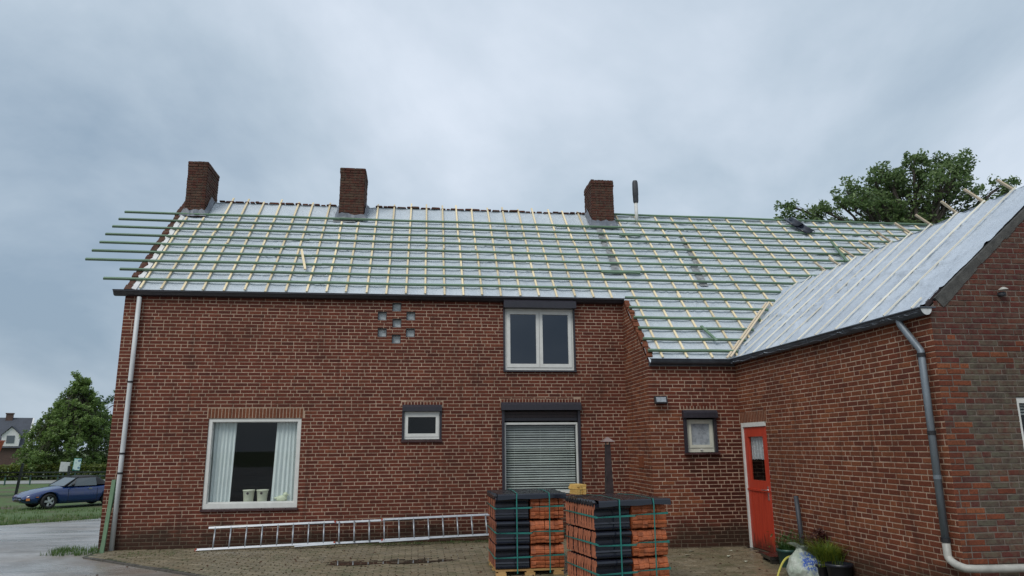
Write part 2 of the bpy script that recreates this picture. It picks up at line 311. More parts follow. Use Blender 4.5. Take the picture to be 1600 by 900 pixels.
# ------------------------------------------------------------------ mesh helpers
class MB:
    def __init__(s): s.v = []; s.f = []; s.mi = []; s.r = []
    def quad(s, pts, mi=0, rd=0.0):
        n = len(s.v); s.v += [tuple(p) for p in pts]; s.r += [rd]*len(pts); s.f.append(tuple(range(n, n+len(pts)))); s.mi.append(mi)
    def box(s, c, d, rot=None, mi=0, rd=0.0, taper=1.0, skip=()):
        c = Vector(c); hx, hy, hz = d[0]/2, d[1]/2, d[2]/2; n = len(s.v)
        for sx, sy, sz in ((-1,-1,-1),(1,-1,-1),(1,1,-1),(-1,1,-1),(-1,-1,1),(1,-1,1),(1,1,1),(-1,1,1)):
            k = taper if sz > 0 else 1
            p = Vector((sx*hx*k, sy*hy*k, sz*hz))
            if rot is not None: p = rot @ p
            s.v.append(tuple(p + c)); s.r.append(rd)
        for i, q in enumerate(((0,3,2,1),(4,5,6,7),(0,1,5,4),(1,2,6,5),(2,3,7,6),(3,0,4,7))):
            if i in skip: continue
            s.f.append(tuple(n+j for j in q)); s.mi.append(mi)
    def bar(s, a, b_, w, t, upv=(0, 0, 1), mi=0, rd=0.0):
        a = Vector(a); b_ = Vector(b_); d = (b_-a); L = d.length; x = d/L; u = Vector(upv)
        y = u.cross(x).normalized(); z = x.cross(y)
        rot = Matrix((x, y, z)).transposed()
        s.box((a+b_)/2, (L, w, t), rot, mi, rd)
    def tube(s, pts, rad, seg=8, mi=0, cap=True, rd=0.0):
        pts = [Vector(p) for p in pts]; rs = rad if isinstance(rad, (list, tuple)) else [rad]*len(pts)
        n0 = len(s.v); prev = None
        for i, p in enumerate(pts):
            t = (pts[min(i+1, len(pts)-1)] - pts[max(i-1, 0)]).normalized()
            if prev is None:
                a = Vector((0, 0, 1)) if abs(t.z) < 0.9 else Vector((1, 0, 0)); prev = t.cross(a).normalized()
            u = (prev - t*prev.dot(t)).normalized(); prev = u; w = t.cross(u)
            for k in range(seg):
                an = 2*math.pi*k/seg; s.v.append(tuple(p + (u*math.cos(an)+w*math.sin(an))*rs[i])); s.r.append(rd)
        for i in range(len(pts)-1):
            for k in range(seg):
                a = n0+i*seg+k; b_ = n0+i*seg+(k+1) % seg; s.f.append((a, b_, b_+seg, a+seg)); s.mi.append(mi)
        if cap:
            s.f.append(tuple(n0+k for k in range(seg))[::-1]); s.mi.append(mi)
            q = n0+(len(pts)-1)*seg; s.f.append(tuple(q+k for k in range(seg))); s.mi.append(mi)
    def lathe(s, prof, c=(0, 0, 0), seg=16, mi=0):
        n0 = len(s.v)
        for r_, z in prof:
            for k in range(seg):
                an = 2*math.pi*k/seg; s.v.append((c[0]+r_*math.cos(an), c[1]+r_*math.sin(an), c[2]+z)); s.r.append(0)
        for i in range(len(prof)-1):
            for k in range(seg):
                a = n0+i*seg+k; b_ = n0+i*seg+(k+1) % seg; s.f.append((a, b_, b_+seg, a+seg)); s.mi.append(mi)
    def extrude(s, prof, axis_pts, mi=0, cap_mi=None, closed=True):
        """prof: list of 3D offsets; swept between the two points of axis_pts"""
        n = len(prof); n0 = len(s.v)
        for p in axis_pts:
            for q in prof: s.v.append(tuple(Vector(p)+Vector(q))); s.r.append(0)
        for j in range(len(axis_pts)-1):
            for i in range(n if closed else n-1):
                a = n0+j*n+i; b_ = n0+j*n+(i+1) % n; s.f.append((a, b_, b_+n, a+n)); s.mi.append(mi)
        if cap_mi is not None:
            s.f.append(tuple(range(n0, n0+n))[::-1]); s.mi.append(cap_mi); e0 = n0+(len(axis_pts)-1)*n
            s.f.append(tuple(range(e0, e0+n))); s.mi.append(cap_mi)
    def mesh(s, name, mats, smooth=False):
        me = bpy.data.meshes.new(name); me.from_pydata(s.v, [], s.f); me.update()
        for q in (mats if isinstance(mats, (list, tuple)) else [mats]): me.materials.append(MATS[q])
        me.polygons.foreach_set('material_index', s.mi)
        if smooth: me.polygons.foreach_set('use_smooth', [True]*len(s.f))
        at = me.attributes.new('rnd', 'FLOAT', 'POINT'); at.data.foreach_set('value', s.r)
        return me
    def build(s, name, mats, parent=None, smooth=False, kind=None, label=None):
        o = bpy.data.objects.new(name, s.mesh(name, mats, smooth)); COL.objects.link(o)
        if parent: o.parent = parent
        if kind: o['kind'] = kind
        if label: o['label'] = label
        return o
def tag(o, label, cat, group=None):
    o['label'] = label; o['category'] = cat
    if group: o['group'] = group
    return o
def empty(name, loc=(0, 0, 0), rz=0.0):
    o = bpy.data.objects.new(name, None); COL.objects.link(o); o.location = loc; o.rotation_euler = (0, 0, rz); o.empty_display_size = 0.2; return o
def linkmesh(name, me, parent=None, loc=(0, 0, 0), rot=None, scale=None):
    o = bpy.data.objects.new(name, me); COL.objects.link(o); o.location = loc
    if rot is not None: o.rotation_euler = rot
    if scale is not None: o.scale = scale
    if parent: o.parent = parent
    return o
def rotz(a): return Matrix.Rotation(a, 3, 'Z')

# ------------------------------------------------------------------ terrain
def gz(x, y):
    if y <= -4: return -0.15
    if y <= 0: return -0.09 + 0.015*y
    if y <= 2: return -0.09
    if y <= 17.5: return -0.09 - 0.035*(y-2)
    return -0.63
def sheet(name, mat, xs, ys, dz, inside=None, kind='structure', bumpy=0.0):
    mb = MB(); idx = {}
    for i, x in enumerate(xs):
        for j, y in enumerate(ys):
            idx[i, j] = len(mb.v); mb.v.append((x, y, gz(x, y)+dz+bumpy*(rng.random()-0.5))); mb.r.append(0)
    for i in range(len(xs)-1):
        for j in range(len(ys)-1):
            if inside and not inside((xs[i]+xs[i+1])/2, (ys[j]+ys[j+1])/2): continue
            mb.f.append((idx[i, j], idx[i+1, j], idx[i+1, j+1], idx[i, j+1])); mb.mi.append(0)
    return mb.build(name, mat, kind=kind, smooth=True)
yy = [-400, -60, -25, -14, -8, -6, -4, -2, 0, 1, 2, 5, 8, 11, 14, 17.5, 20, 25, 30, 40, 60, 120, 400, 1500]
sheet("ground", 'ground', [-1500, -300, -80, -40, -20, -10, -5, 0, 5, 10, 20, 40, 100, 400, 1500], yy, -0.012)
# wet drive: far edge runs diagonally where the grass begins
def drive_poly(x, y): return y < 4.6 + 0.55*(x+9) if x < 0.2 else y < -0.0
def frange(a, b_, s_):
    o = []; k = a
    while k < b_-1e-6: o.append(k); k += s_
    return o+[b_]
mb = MB()
far = [(-60, 0.0), (-20, 1.2), (-9, 3.4), (-7, 5.0), (-5.2, 7.0), (-4.5, 8.2), (-3.8, 9.5), (-3, 10.4), (0, 11.0), (2, 11.0)]
cols_ = []
for x, yf in far:
    ys_ = [yv for yv in (-60, -30, -14, -8, -4, -2, 0, 2, 5) if yv < yf-0.3]+[yf]
    cols_.append([(x, yv, gz(x, yv)) for yv in ys_])
def strip_between(mb, A, B):
    i = j = 0
    while i < len(A)-1 or j < len(B)-1:
        if j == len(B)-1 or (i < len(A)-1 and A[i+1][1] <= B[j+1][1]): mb.quad([A[i], B[j], A[i+1]]); i += 1
        else: mb.quad([A[i], B[j], B[j+1]]); j += 1
for A, B in zip(cols_, cols_[1:]): strip_between(mb, A, B)
A = [(2, yv, gz(2, yv)) for yv in (-60, -30, -14, -8, -4, -2, 0, 2)]; B = [(40, yv, gz(40, yv)) for yv in (-60, -30, -14, -8, -4, -2, 0, 2)]
strip_between(mb, A, B)
mb.build('driveway', 'driveway', kind='structure')

# ------------------------------------------------------------------ house shell constants
W, V, AA, BB = 9.442, 11.077, 1.451, 6.552
GUT, EAVE, RID_Z, RID_Y = 4.484, 3.097, 7.233, 2.735
TP = (RID_Z-GUT)/(RID_Y+0.14)
PA = math.atan(TP)
WS, WXR, WZR, WX0 = 0.83, 13.08, 4.876, 10.94
XR = 20.5
def rz_main(y): return GUT + (y+0.14)*TP
def rz_wing(x): return EAVE + WS*(x-WX0)
house = tag(empty('brick_house', (0, 0, -0.1)), 'long red brick farmhouse with stripped roof of pale membrane, battens and three chimneys', 'house')
HOFF = Vector((0, 0, 0.1))
class HP:  # everything under the house is given in world coordinates; the root sits at (0,0,-0.1)
    pass
def toh(o):
    o.parent = house; o.location = HOFF + o.location; return o

BR_H, COURSE, JT = 0.0515, 0.064, 0.0125
CAND = []     # single bricks: (area, wall index, data)
WALLS = []
def fill_course(u0, u1, prev):
    """wild bond: stretchers and headers at random between u0 and u1"""
    res = []; u = u0; heads = 0
    first = rng.choice((0.21, 0.10, 0.155, 0.05))
    L = first
    while u < u1-0.02:
        if u1-u-L < 0.05: L = u1-u
        if L > 0.25: L = 0.21
        e_ = min(u+L, u1); res.append((u, e_)); u = e_+JT
        for _ in range(6):
            L = 0.21 if (rng.random() < 0.62 or heads >= 2) else 0.10
            if not any(abs(u+L-q) < 0.028 for q in prev): break
        heads = heads+1 if L < 0.15 else 0
    return res
def brick_wall(o, ud, nd, u0, u1, z0, ztop, openings, mat, lim=None, infill=None, proud=0.0045, reveal=0.11, tops=None, single=True, gz_mortar='mortar', umin=None):
    """o origin, ud unit vector along the wall, nd outward normal; lim(z) gives (umin,umax) of a course; ztop flat top of the mortar sheet"""
    o = Vector(o); ud = Vector(ud); nd = Vector(nd); zv = Vector((0, 0, 1))
    flip = ud.cross(zv).dot(nd) < 0
    mo = MB()
    def face(pts):
        P = [o+ud*a+zv*c_+nd*d for a, c_, d in pts]
        mo.quad(P[::-1] if flip else P)
    us = sorted({u0, u1, *[k for q in openings for k in q[:2]]}); zs = sorted({z0, ztop, *[k for q in openings for k in q[2:4]]})
    us = [k for k in us if u0 <= k <= u1]; zs = [k for k in zs if z0 <= k <= ztop]
    for a, b_ in zip(us, us[1:]):
        for c_, d in zip(zs, zs[1:]):
            if any(q[0] <= (a+b_)/2 <= q[1] and q[2] <= (c_+d)/2 <= q[3] for q in openings): continue
            face([(a, c_, 0), (b_, c_, 0), (b_, d, 0), (a, d, 0)])
    for q in openings:
        a, b_, c_, d = q[:4]; r_ = -reveal
        face([(a, c_, 0), (a, c_, r_), (a, d, r_), (a, d, 0)][::-1]); face([(b_, c_, 0), (b_, c_, r_), (b_, d, r_), (b_, d, 0)])
        face([(a, d, 0), (a, d, r_), (b_, d, r_), (b_, d, 0)][::-1]); face([(a, c_, 0), (a, c_, r_), (b_, c_, r_), (b_, c_, 0)])
    if tops: face([(a, c_, 0) for a, c_ in tops])
    wall = toh(mo.build('wall', gz_mortar))
    st = {}
    k = 0; z = z0; prev = []; zmax = max([ztop]+[c_ for _, c_ in (tops or [])])
    while z < zmax-0.02:
        za, zb = z+JT, min(z+JT+BR_H, zmax)
        lo, hi = lim((za+zb)/2) if lim else (u0, u1)
        if lim is None and za > ztop-0.02: break
        segs = [(lo, hi, za, zb)]
        for q in openings:
            a, b_, c_, d = q[:4]; new = []
            for s0, s1, y0, y1 in segs:
                if b_ <= s0 or a >= s1 or d <= y0 or c_ >= y1: new.append((s0, s1, y0, y1)); continue
                if a-s0 > 0.02: new.append((s0, a, y0, y1))
                if s1-b_ > 0.02: new.append((b_, s1, y0, y1))
                ia, ib = max(a, s0), min(b_, s1)
                if c_-y0 > 0.012: new.append((ia, ib, y0, c_-0.004))
                if y1-d > 0.012: new.append((ia, ib, d+0.004, y1))
            segs = new
        js = []
        for s0, s1, y0, y1 in segs:
            if s1-s0 < 0.03: continue
            for a, b_ in fill_course(s0, s1, prev):
                js.append(b_+JT/2); mm = mat
                if infill: mm = infill((a+b_)/2, (y0+y1)/2, mat)
                if mm is None: continue
                pr = proud + rng.uniform(-0.0022, 0.0022); rd = rng.random()
                dz_ = rng.uniform(-0.0015, 0.0015)
                c3 = o+ud*(a+b_)/2+zv*((y0+y1)/2+dz_)+nd*(pr/2)
                full = (y1-y0) > 0.045
                area = 0
                if single and full and (b_-a) > 0.09:
                    pts = [proj(o+ud*p_+zv*q_) for p_, q_ in ((a, y0), (b_, y0), (b_, y1), (a, y1))]
                    if all(0 <= p_[0] <= 1600 and 0 <= p_[1] <= 900 for p_ in pts):
                        area = abs(sum(pts[i][0]*pts[(i+1) % 4][1]-pts[(i+1) % 4][0]*pts[i][1] for i in range(4)))/2
                CAND.append((area, len(WALLS), (c3, b_-a, y1-y0, pr, rd, mm)))
        prev = js; z += COURSE; k += 1
    WALLS.append((wall, o, ud, nd, flip))
    return wall
def brick_shape(mb, c3, ud, nd, L, H, pr, rd, mi):
    """five faces with a worn chamfer round the front"""
    zv = Vector((0, 0, 1)); ch = 0.004; n = len(mb.v)
    for d, k in ((-0.004-pr/2, 0), (pr/2-0.0025, 0), (pr/2, ch)):
        for a, c_ in ((-1, -1), (1, -1), (1, 1), (-1, 1)):
            mb.v.append(tuple(c3+ud*a*(L/2-k)+zv*c_*(H/2-k)+nd*d)); mb.r.append(rd)
    for lv in (0, 4):
        for i in range(4):
            j = (i+1) % 4; mb.f.append((n+lv+i, n+lv+j, n+lv+4+j, n+lv+4+i)); mb.mi.append(mi)
    mb.f.append((n+8, n+9, n+10, n+11)); mb.mi.append(mi)
def flush_bricks():
    CAND.sort(key=lambda q: -q[0])
    names = sorted({q[2][5] for q in CAND})
    # the 300 that show largest are objects of their own (shared unit meshes), the rest one mesh per wall
    unit = {}
    for mm in names:
        for v in range(2):
            mb = MB(); L = (0.21, 0.10)[v]
            brick_shape(mb, Vector((0, 0, 0)), Vector((1, 0, 0)), Vector((0, -1, 0)), L, BR_H, 0.006, 0.0, 0)
            unit[mm, v] = mb.mesh('brick', mm)
    rest = {}
    for i, (ar, wi, (c3, L, H, pr, rd, mm)) in enumerate(CAND):
        wall, o, ud, nd, flip = WALLS[wi]
        if i < 300 and ar > 0:
            v = 0 if L > 0.15 else 1
            x = -ud if flip else ud     # keep a right-handed frame with -y as the outward normal
            ob = bpy.data.objects.new('brick', unit[mm, v]); COL.objects.link(ob); ob.parent = wall
            M = Matrix.Identity(4)
            for r_ in range(3): M[r_][0] = x[r_]*(L/(0.21, 0.10)[v]); M[r_][1] = -nd[r_]; M[r_][2] = (0, 0, H/BR_H)[r_]; M[r_][3] = c3[r_]
            ob.matrix_local = M
        else:
            rest.setdefault(wi, []).append((c3, L, H, pr, rd, mm))
    for wi, lst in rest.items():
        wall, o, ud, nd, flip = WALLS[wi]
        mats = sorted({q[5] for q in lst}); mb = MB()
        for c3, L, H, pr, rd, mm in lst: brick_shape(mb, c3, -ud if flip else ud, nd, L, H, pr, rd, mats.index(mm))
        mb.build('brickwork', mats, wall, kind='stuff')

# ---- walls -------------------------------------------------------
Z0 = -0.22
OP_BIG = (1.652, 3.288, 0.545, 2.150); OP_SM = (5.115, 5.855, 1.738, 2.27); OP_UP = (7.035, 8.455, 3.03, 4.30); OP_LO = (7.0, 8.51, 0.72, 2.30)
VENTS = [(4.605, 3.995, 4.165), (4.613, 3.672, 3.842), (4.878, 4.172, 4.342), (4.887, 3.86, 4.03), (4.882, 3.548, 3.718), (5.15, 4.0, 4.17), (5.147, 3.675, 3.845)]
SOLD = [(1.63, 3.31, 2.150, 2.335, 'brick_orange'), (5.10, 5.87, 2.385, 2.45, 'brick'), (6.98, 8.53, 2.43, 2.50, 'brick')]
ops = [OP_BIG, OP_SM, OP_UP, OP_LO] + [(x, x+0.17, a, b_) for x, a, b_ in VENTS]
skipz = [(SOLD[0][0], SOLD[0][1], SOLD[0][2], SOLD[0][3]), (5.10, 5.87, 2.385, 2.45), (6.98, 8.53, 2.43, 2.50)]
def no_sold(rects):
    def f(u, z, mat):
        for a, b_, c_, d in rects:
            if a < u < b_ and c_-0.02 < z < d: return None
        return mat
    return f
wall_front = brick_wall((0, 0, 0), (1, 0, 0), (0, -1, 0), 0, W, Z0, 4.47, ops+skipz, 'brick') if False else None
# lintel strips are openings for the brick filler only, so the mortar sheet is laid first with the true openings
def wall_with_lintels(o, ud, nd, u0, u1, z0, ztop, ops_, lint, mat, **kw):
    inf0 = kw.pop('infill', None)
    def inf(u, z, m_):
        return inf0(u, z, m_) if inf0 else m_
    global _extra
    wall = brick_wall(o, ud, nd, u0, u1, z0, ztop, ops_, mat, infill=inf, **kw)
    # drop the bricks that the lintel takes
    wi = len(WALLS)-1; o = Vector(o); ud = Vector(ud); nd_ = Vector(nd)
    keep = []
    for q in CAND:
        if q[1] == wi:
            c3, L, H = q[2][0], q[2][1], q[2][2]; u = (c3-o).dot(ud); z = c3.z; drop = False; nq = None
            for a, b_, c_, d, mm in lint:
                if u+L/2 > a and u-L/2 < b_ and z+H/2 > c_+0.004 and z-H/2 < d-0.004:
                    drop = True
                    if z+H/2 > d+0.016 and u-L/2 > a-0.06 and u+L/2 < b_+0.06: keep.append((0, wi, (o+ud*u+Vector((0, 0, (d+0.005+z+H/2)/2))+nd_*(q[2][3]/2), L, z+H/2-d-0.005, q[2][3], q[2][4], q[2][5])))
                    if z-H/2 < c_-0.016 and u-L/2 > a-0.06 and u+L/2 < b_+0.06: keep.append((0, wi, (o+ud*u+Vector((0, 0, (c_-0.005+z-H/2)/2))+nd_*(q[2][3]/2), L, c_-0.005-z+H/2, q[2][3], q[2][4], q[2][5])))
                    if u-L/2 < a-0.04: nq = (u-L/2, a-JT, z)
                    elif u+L/2 > b_+0.04: nq = (b_+JT, u+L/2, z)
            if drop:
                if nq:
                    na, nb, z = nq; pr = q[2][3]
                    keep.append((0, wi, (o+ud*((na+nb)/2)+Vector((0, 0, z))+nd_*(pr/2), nb-na, H, pr, q[2][4], q[2][5])))
                continue
        keep.append(q)
    CAND[:] = keep
    for a, b_, c_, d, mm in lint:
        n = max(3, round((b_-a)/0.0605)); pw = (b_-a)/n
        mb = MB(); brick_shape(mb, Vector((0, 0, 0)), Vector((1, 0, 0)), Vector((0, -1, 0)), pw-0.0145, d-c_-0.012, 0.005, 0, 0)
        me = mb.mesh('lintel_brick', mm)
        flip = ud.cross(Vector((0, 0, 1))).dot(nd_) < 0; x = -ud if flip else ud
        for i in range(n):
            ob = bpy.data.objects.new('lintel_brick', me); COL.objects.link(ob); ob.parent = wall
            c3 = o+ud*(a+(i+0.5)*pw)+Vector((0, 0, (c_+d)/2+rng.uniform(-0.003, 0.003)))+nd_*0.0025
            M = Matrix.Identity(4)
            for r_ in range(3): M[r_][0] = x[r_]; M[r_][1] = -nd_[r_]; M[r_][2] = (0, 0, 1)[r_]; M[r_][3] = c3[r_]
            ob.matrix_local = M
    return wall
wall_front = wall_with_lintels((0, 0, 0), (1, 0, 0), (0, -1, 0), 0, W, Z0, 4.47, ops, SOLD, 'brick')
# return wall of the catslide: faces left, top follows the roof
def lim_ret(z):
    # u runs from the facade (0) forward to AA
    zt = EAVE-0.02
    if z <= zt: return (0.0, AA)
    return (0.0, max(0.02, AA - (z-zt)/TP))
wall_ret = brick_wall((W, 0, 0), (0, -1, 0), (-1, 0, 0), 0, AA, Z0, EAVE-0.02, [], 'brick_wing', lim=lim_ret, tops=[(0, EAVE-0.02), (AA, EAVE-0.02), (0, 4.46)])
OP_LW = (10.04, 10.63, 1.46, 2.10)
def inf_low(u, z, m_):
    if u > 10.25+0.22*math.sin(z*2.3+1)+rng.uniform(-0.15, 0.15) and z < 1.5+rng.uniform(-0.2, 0.2): return 'brick_dark'  # darker bricks low on the right part, with a ragged edge
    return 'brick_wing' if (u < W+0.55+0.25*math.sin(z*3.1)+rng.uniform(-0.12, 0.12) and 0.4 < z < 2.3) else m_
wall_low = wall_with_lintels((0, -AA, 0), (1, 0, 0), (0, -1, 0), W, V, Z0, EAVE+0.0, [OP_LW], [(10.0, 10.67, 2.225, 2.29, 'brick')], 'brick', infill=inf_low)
OP_DOOR = (0.075, 0.99, -0.10, 1.975)   # u measured forward from the inner corner
wall_wing = wall_with_lintels((V, -AA, 0), (0, -1, 0), (-1, 0, 0), 0, BB-AA, Z0, EAVE+0.0, [OP_DOOR], [(0.03, 1.03, 1.975, 2.165, 'brick_orange')], 'brick_wing')
OP_GW = (11.975, 12.95, 0.9, 2.10)
from mathutils import noise as _mn
mnoise0 = _mn.noise
def lim_gab(z):
    zt = EAVE-0.0
    if z <= zt: return (V, 15.08)
    k = (z-zt)/WS
    return (V+k, 15.08-k)
def inf_gab(u, z, m_):
    dd = min(u-11.33-0.05*math.sin(z*9), 2.62+0.12*(u-11.3)-z)+0.10*mnoise0(Vector((u*3, z*3, 2)))+rng.uniform(-0.07, 0.07)
    if dd > 0: return 'brick_infill' if rng.random() < min(0.82, 0.45+dd*1.2) else ('brick_gable' if rng.random() < 0.6 else 'brick_wing')
    return 'brick_wing' if (u < 11.36+rng.uniform(-0.1, 0.1) and z < 2.6+rng.uniform(-0.3, 0.3) and rng.random() < 0.85) else 'brick_gable'
wall_gab = brick_wall((0, -BB, 0), (1, 0, 0), (0, -1, 0), V, 15.08, Z0, EAVE, [OP_GW], 'brick_gable', lim=lim_gab, infill=inf_gab, tops=[(V, EAVE), (15.08, EAVE), (13.08, EAVE+1.66)], gz_mortar='mortar_dark')
flush_bricks()
# hidden outer walls of the block (left gable, rear, right) as plain brick slabs
mb = MB()
mb.quad([(0, 0, Z0), (0, 0, 4.45), (0, RID_Y, 7.15), (0, 2*RID_Y, 4.45), (0, 2*RID_Y, Z0)])
mb.quad([(0, 2*RID_Y, Z0), (XR, 2*RID_Y, Z0), (XR, 2*RID_Y, 4.4), (0, 2*RID_Y, 4.4)][::-1])
mb.quad([(XR, -AA, Z0), (XR, 2*RID_Y, Z0), (XR, 2*RID_Y, 4.4), (XR, RID_Y, 7.1), (XR, -AA, 3.0)])
mb.quad([(15.08, -BB, Z0), (15.08, -AA, Z0), (15.08, -AA, 3.0), (15.08, -BB, 3.0)])
mb.quad([(15.08, -AA, Z0), (XR, -AA, Z0), (XR, -AA, 3.0), (15.08, -AA, 3.0)])
toh(mb.build('wall', 'brick_gable'))
# window sized dark rooms behind the openings
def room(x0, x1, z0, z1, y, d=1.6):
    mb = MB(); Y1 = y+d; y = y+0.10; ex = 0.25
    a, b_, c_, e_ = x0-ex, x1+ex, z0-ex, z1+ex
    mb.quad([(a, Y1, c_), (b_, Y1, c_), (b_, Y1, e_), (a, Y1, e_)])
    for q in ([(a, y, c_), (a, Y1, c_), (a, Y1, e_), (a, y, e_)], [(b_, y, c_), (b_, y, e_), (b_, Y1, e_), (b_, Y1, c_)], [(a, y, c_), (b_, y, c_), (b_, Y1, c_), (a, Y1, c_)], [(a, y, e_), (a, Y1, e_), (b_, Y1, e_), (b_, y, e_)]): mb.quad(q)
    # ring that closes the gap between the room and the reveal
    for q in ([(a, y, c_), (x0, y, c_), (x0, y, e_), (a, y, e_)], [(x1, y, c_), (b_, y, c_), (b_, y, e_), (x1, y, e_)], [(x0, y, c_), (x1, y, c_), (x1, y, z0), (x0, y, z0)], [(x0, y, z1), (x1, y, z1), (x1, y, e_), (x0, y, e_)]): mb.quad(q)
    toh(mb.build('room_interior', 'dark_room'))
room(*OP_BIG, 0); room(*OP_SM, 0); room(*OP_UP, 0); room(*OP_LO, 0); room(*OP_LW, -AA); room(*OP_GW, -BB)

# ---- windows -----------------------------------------------------
def ring(mb, x0, x1, z0, z1, y0, y1, t, tb=None, tt=None):
    tb = t if tb is None else tb; tt = t if tt is None else tt; ym = (y0+y1)/2; d = y1-y0
    mb.box(((x0+x1)/2, ym, z0+tb/2), (x1-x0, d, tb)); mb.box(((x0+x1)/2, ym, z1-tt/2), (x1-x0, d, tt))
    mb.box((x0+t/2, ym, (z0+tb+z1-tt)/2), (t, d, z1-z0-tb-tt)); mb.box((x1-t/2, ym, (z0+tb+z1-tt)/2), (t, d, z1-z0-tb-tt))
def pane(parent, x0, x1, z0, z1, y, mat='glass'):
    mb = MB(); mb.quad([(x0, y, z0), (x1, y, z0), (x1, y, z1), (x0, y, z1)]); return mb.build('pane', mat, parent)
def pieces_sill(parent, x0, x1, z, yf, yb, n, mat='sill_tile'):
    w = (x1-x0)/n; mb = MB(); mb.box((0, 0, 0), (w-0.006, yb-yf, 0.035), Matrix.Rotation(R(6), 3, 'X'))
    me = mb.mesh('sill_tile', mat)
    for i in range(n): linkmesh('sill_tile', me, parent, (x0+(i+0.5)*w, (yf+yb)/2, z-0.012))
# big picture window with curtains
mb = MB(); x0, x1, z0, z1 = OP_BIG
ring(mb, x0+0.004, x1-0.004, z0+0.03, z1-0.004, 0.015, 0.10, 0.062, 0.085, 0.055)
ring(mb, x0+0.066, x1-0.066, z0+0.115, z1-0.059, 0.045, 0.09, 0.012, 0.025, 0.012)
win = toh(mb.build('window', 'white_frame', label='large fixed picture window with pale curtains and two pots'))
pane(win, x0+0.07, x1-0.07, z0+0.12, z1-0.06, 0.07)
pieces_sill(win, x0-0.02, x1+0.02, z0+0.02, -0.045, 0.06, 8)
def curtain(x0, x1, x0b, x1b, z0, z1, y, n):
    mb = MB(); rows = 10; cols = n*6; ix = []
    for i in range(rows+1):
        t = i/rows
        for j in range(cols+1):
            s_ = j/cols; xa = x0b+(x0-x0b)*t; xb = x1b+(x1-x1b)*t
            ph = 2*math.pi*n*(s_+0.02*math.sin(5*s_+2*t))
            mb.v.append((xa+(xb-xa)*s_, y+0.020*math.sin(ph)*(1.1-0.4*t)+0.007*math.sin(2.3*ph+t), z0+(z1-z0)*t)); mb.r.append(0)
    for i in range(rows):
        for j in range(cols):
            a = i*(cols+1)+j; mb.f.append((a, a+1, a+cols+2, a+cols+1)); mb.mi.append(0)
    return mb
zb_, zt_ = OP_BIG[2]+0.13, OP_BIG[3]-0.05
curtain(1.70, 2.115, 1.70, 2.085, zb_, zt_, 0.165, 6).build('curtain', 'curtain', win, smooth=True)
curtain(2.83, 3.23, 2.79, 3.24, zb_, zt_, 0.165, 6).build('curtain', 'curtain', win, smooth=True)
mb = MB(); mb.box((2.47, 0.27, OP_BIG[2]+0.095), (1.9, 0.34, 0.03)); mb.build('window_board', 'white_frame', win)
ZS = OP_BIG[2]+0.112
for x, lab in ((2.395, 'cream tapered plant pot inside the picture window, left of the pair'), (2.635, 'cream tapered plant pot inside the picture window, right of the pair')):
    mb = MB(); mb.lathe([(0.0, 0.0), (0.078, 0.0), (0.082, 0.01), (0.100, 0.20), (0.108, 0.205), (0.108, 0.225), (0.098, 0.225), (0.09, 0.16), (0.0, 0.16)], seg=20)
    pot = tag(mb.build('plant_pot', 'pot_cream', smooth=True), lab, 'pot', 'pots on the picture window sill'); pot.location = (x, 0.20, ZS)
    mb = MB(); mb.lathe([(0.0, 0.0), (0.022, 0.0), (0.022, 0.003), (0.0, 0.003)], seg=10)
    o = mb.build('rosette', 'rust_iron', pot); o.location = (0, -0.098, 0.165); o.rotation_euler = (R(85), 0, 0)
# little bird figurine
mb = MB()
def blob(mb, c, r_, seg=12, ringn=8):
    n0 = len(mb.v)
    for i in range(ringn+1):
        a = math.pi*i/ringn
        for k in range(seg):
            p = 2*math.pi*k/seg; mb.v.append((c[0]+r_[0]*math.sin(a)*math.cos(p), c[1]+r_[1]*math.sin(a)*math.sin(p), c[2]+r_[2]*math.cos(a))); mb.r.append(0)
    for i in range(ringn):
        for k in range(seg):
            a = n0+i*seg+k; b_ = n0+i*seg+(k+1) % seg; mb.f.append((a, a+seg, b_+seg, b_)); mb.mi.append(0)
blob(mb, (0, 0, 0.062), (0.10, 0.045, 0.062)); blob(mb, (0.062, 0, 0.135), (0.042, 0.035, 0.042)); blob(mb, (0.055, 0, 0.10), (0.035, 0.03, 0.05)); blob(mb, (0.105, 0, 0.13), (0.025, 0.014, 0.011)); blob(mb, (-0.10, 0, 0.075), (0.035, 0.025, 0.02))
fg = tag(mb.build('duck_figurine', 'figurine', smooth=True), 'pale cream duck figurine standing on the sill of the picture window', 'figurine'); fg.location = (2.99, 0.135, ZS)

def shutter_box(parent, x0, x1, z0, z1, yf, yb):
    mb = MB(); d = 0.03
    prof = [(0, yb, z0), (0, yf+0.0, z0), (0, yf, z1-0.045), (0, yf+0.05, z1), (0, yb, z1)]
    mb.extrude(prof, [(x0, 0, 0), (x1, 0, 0)], 0, 0); return mb.build('shutter_box', 'shutter_dark', parent)
# small window
x0, x1, z0, z1 = OP_SM
mb = MB(); ring(mb, 5.158, 5.812, 1.755, 2.262, 0.02, 0.08, 0.055, 0.06, 0.06); ring(mb, 5.172, 5.798, 1.80, 2.22, 0.012, 0.06, 0.055, 0.06, 0.055)
win = toh(mb.build('window', 'white_frame', label='small wide window under a dark shutter box'))
pane(win, 5.225, 5.745, 1.858, 2.168, 0.04)
shutter_box(win, 5.118, 5.852, 2.268, 2.392, -0.055, 0.10)
for xx in (5.137, 5.833):
    mb = MB(); mb.box((xx, 0.015, 2.0), (0.038, 0.05, 0.53)); mb.build('guide_rail', 'shutter_dark', win)
pieces_sill(win, 5.10, 5.87, 1.735, -0.04, 0.05, 5)
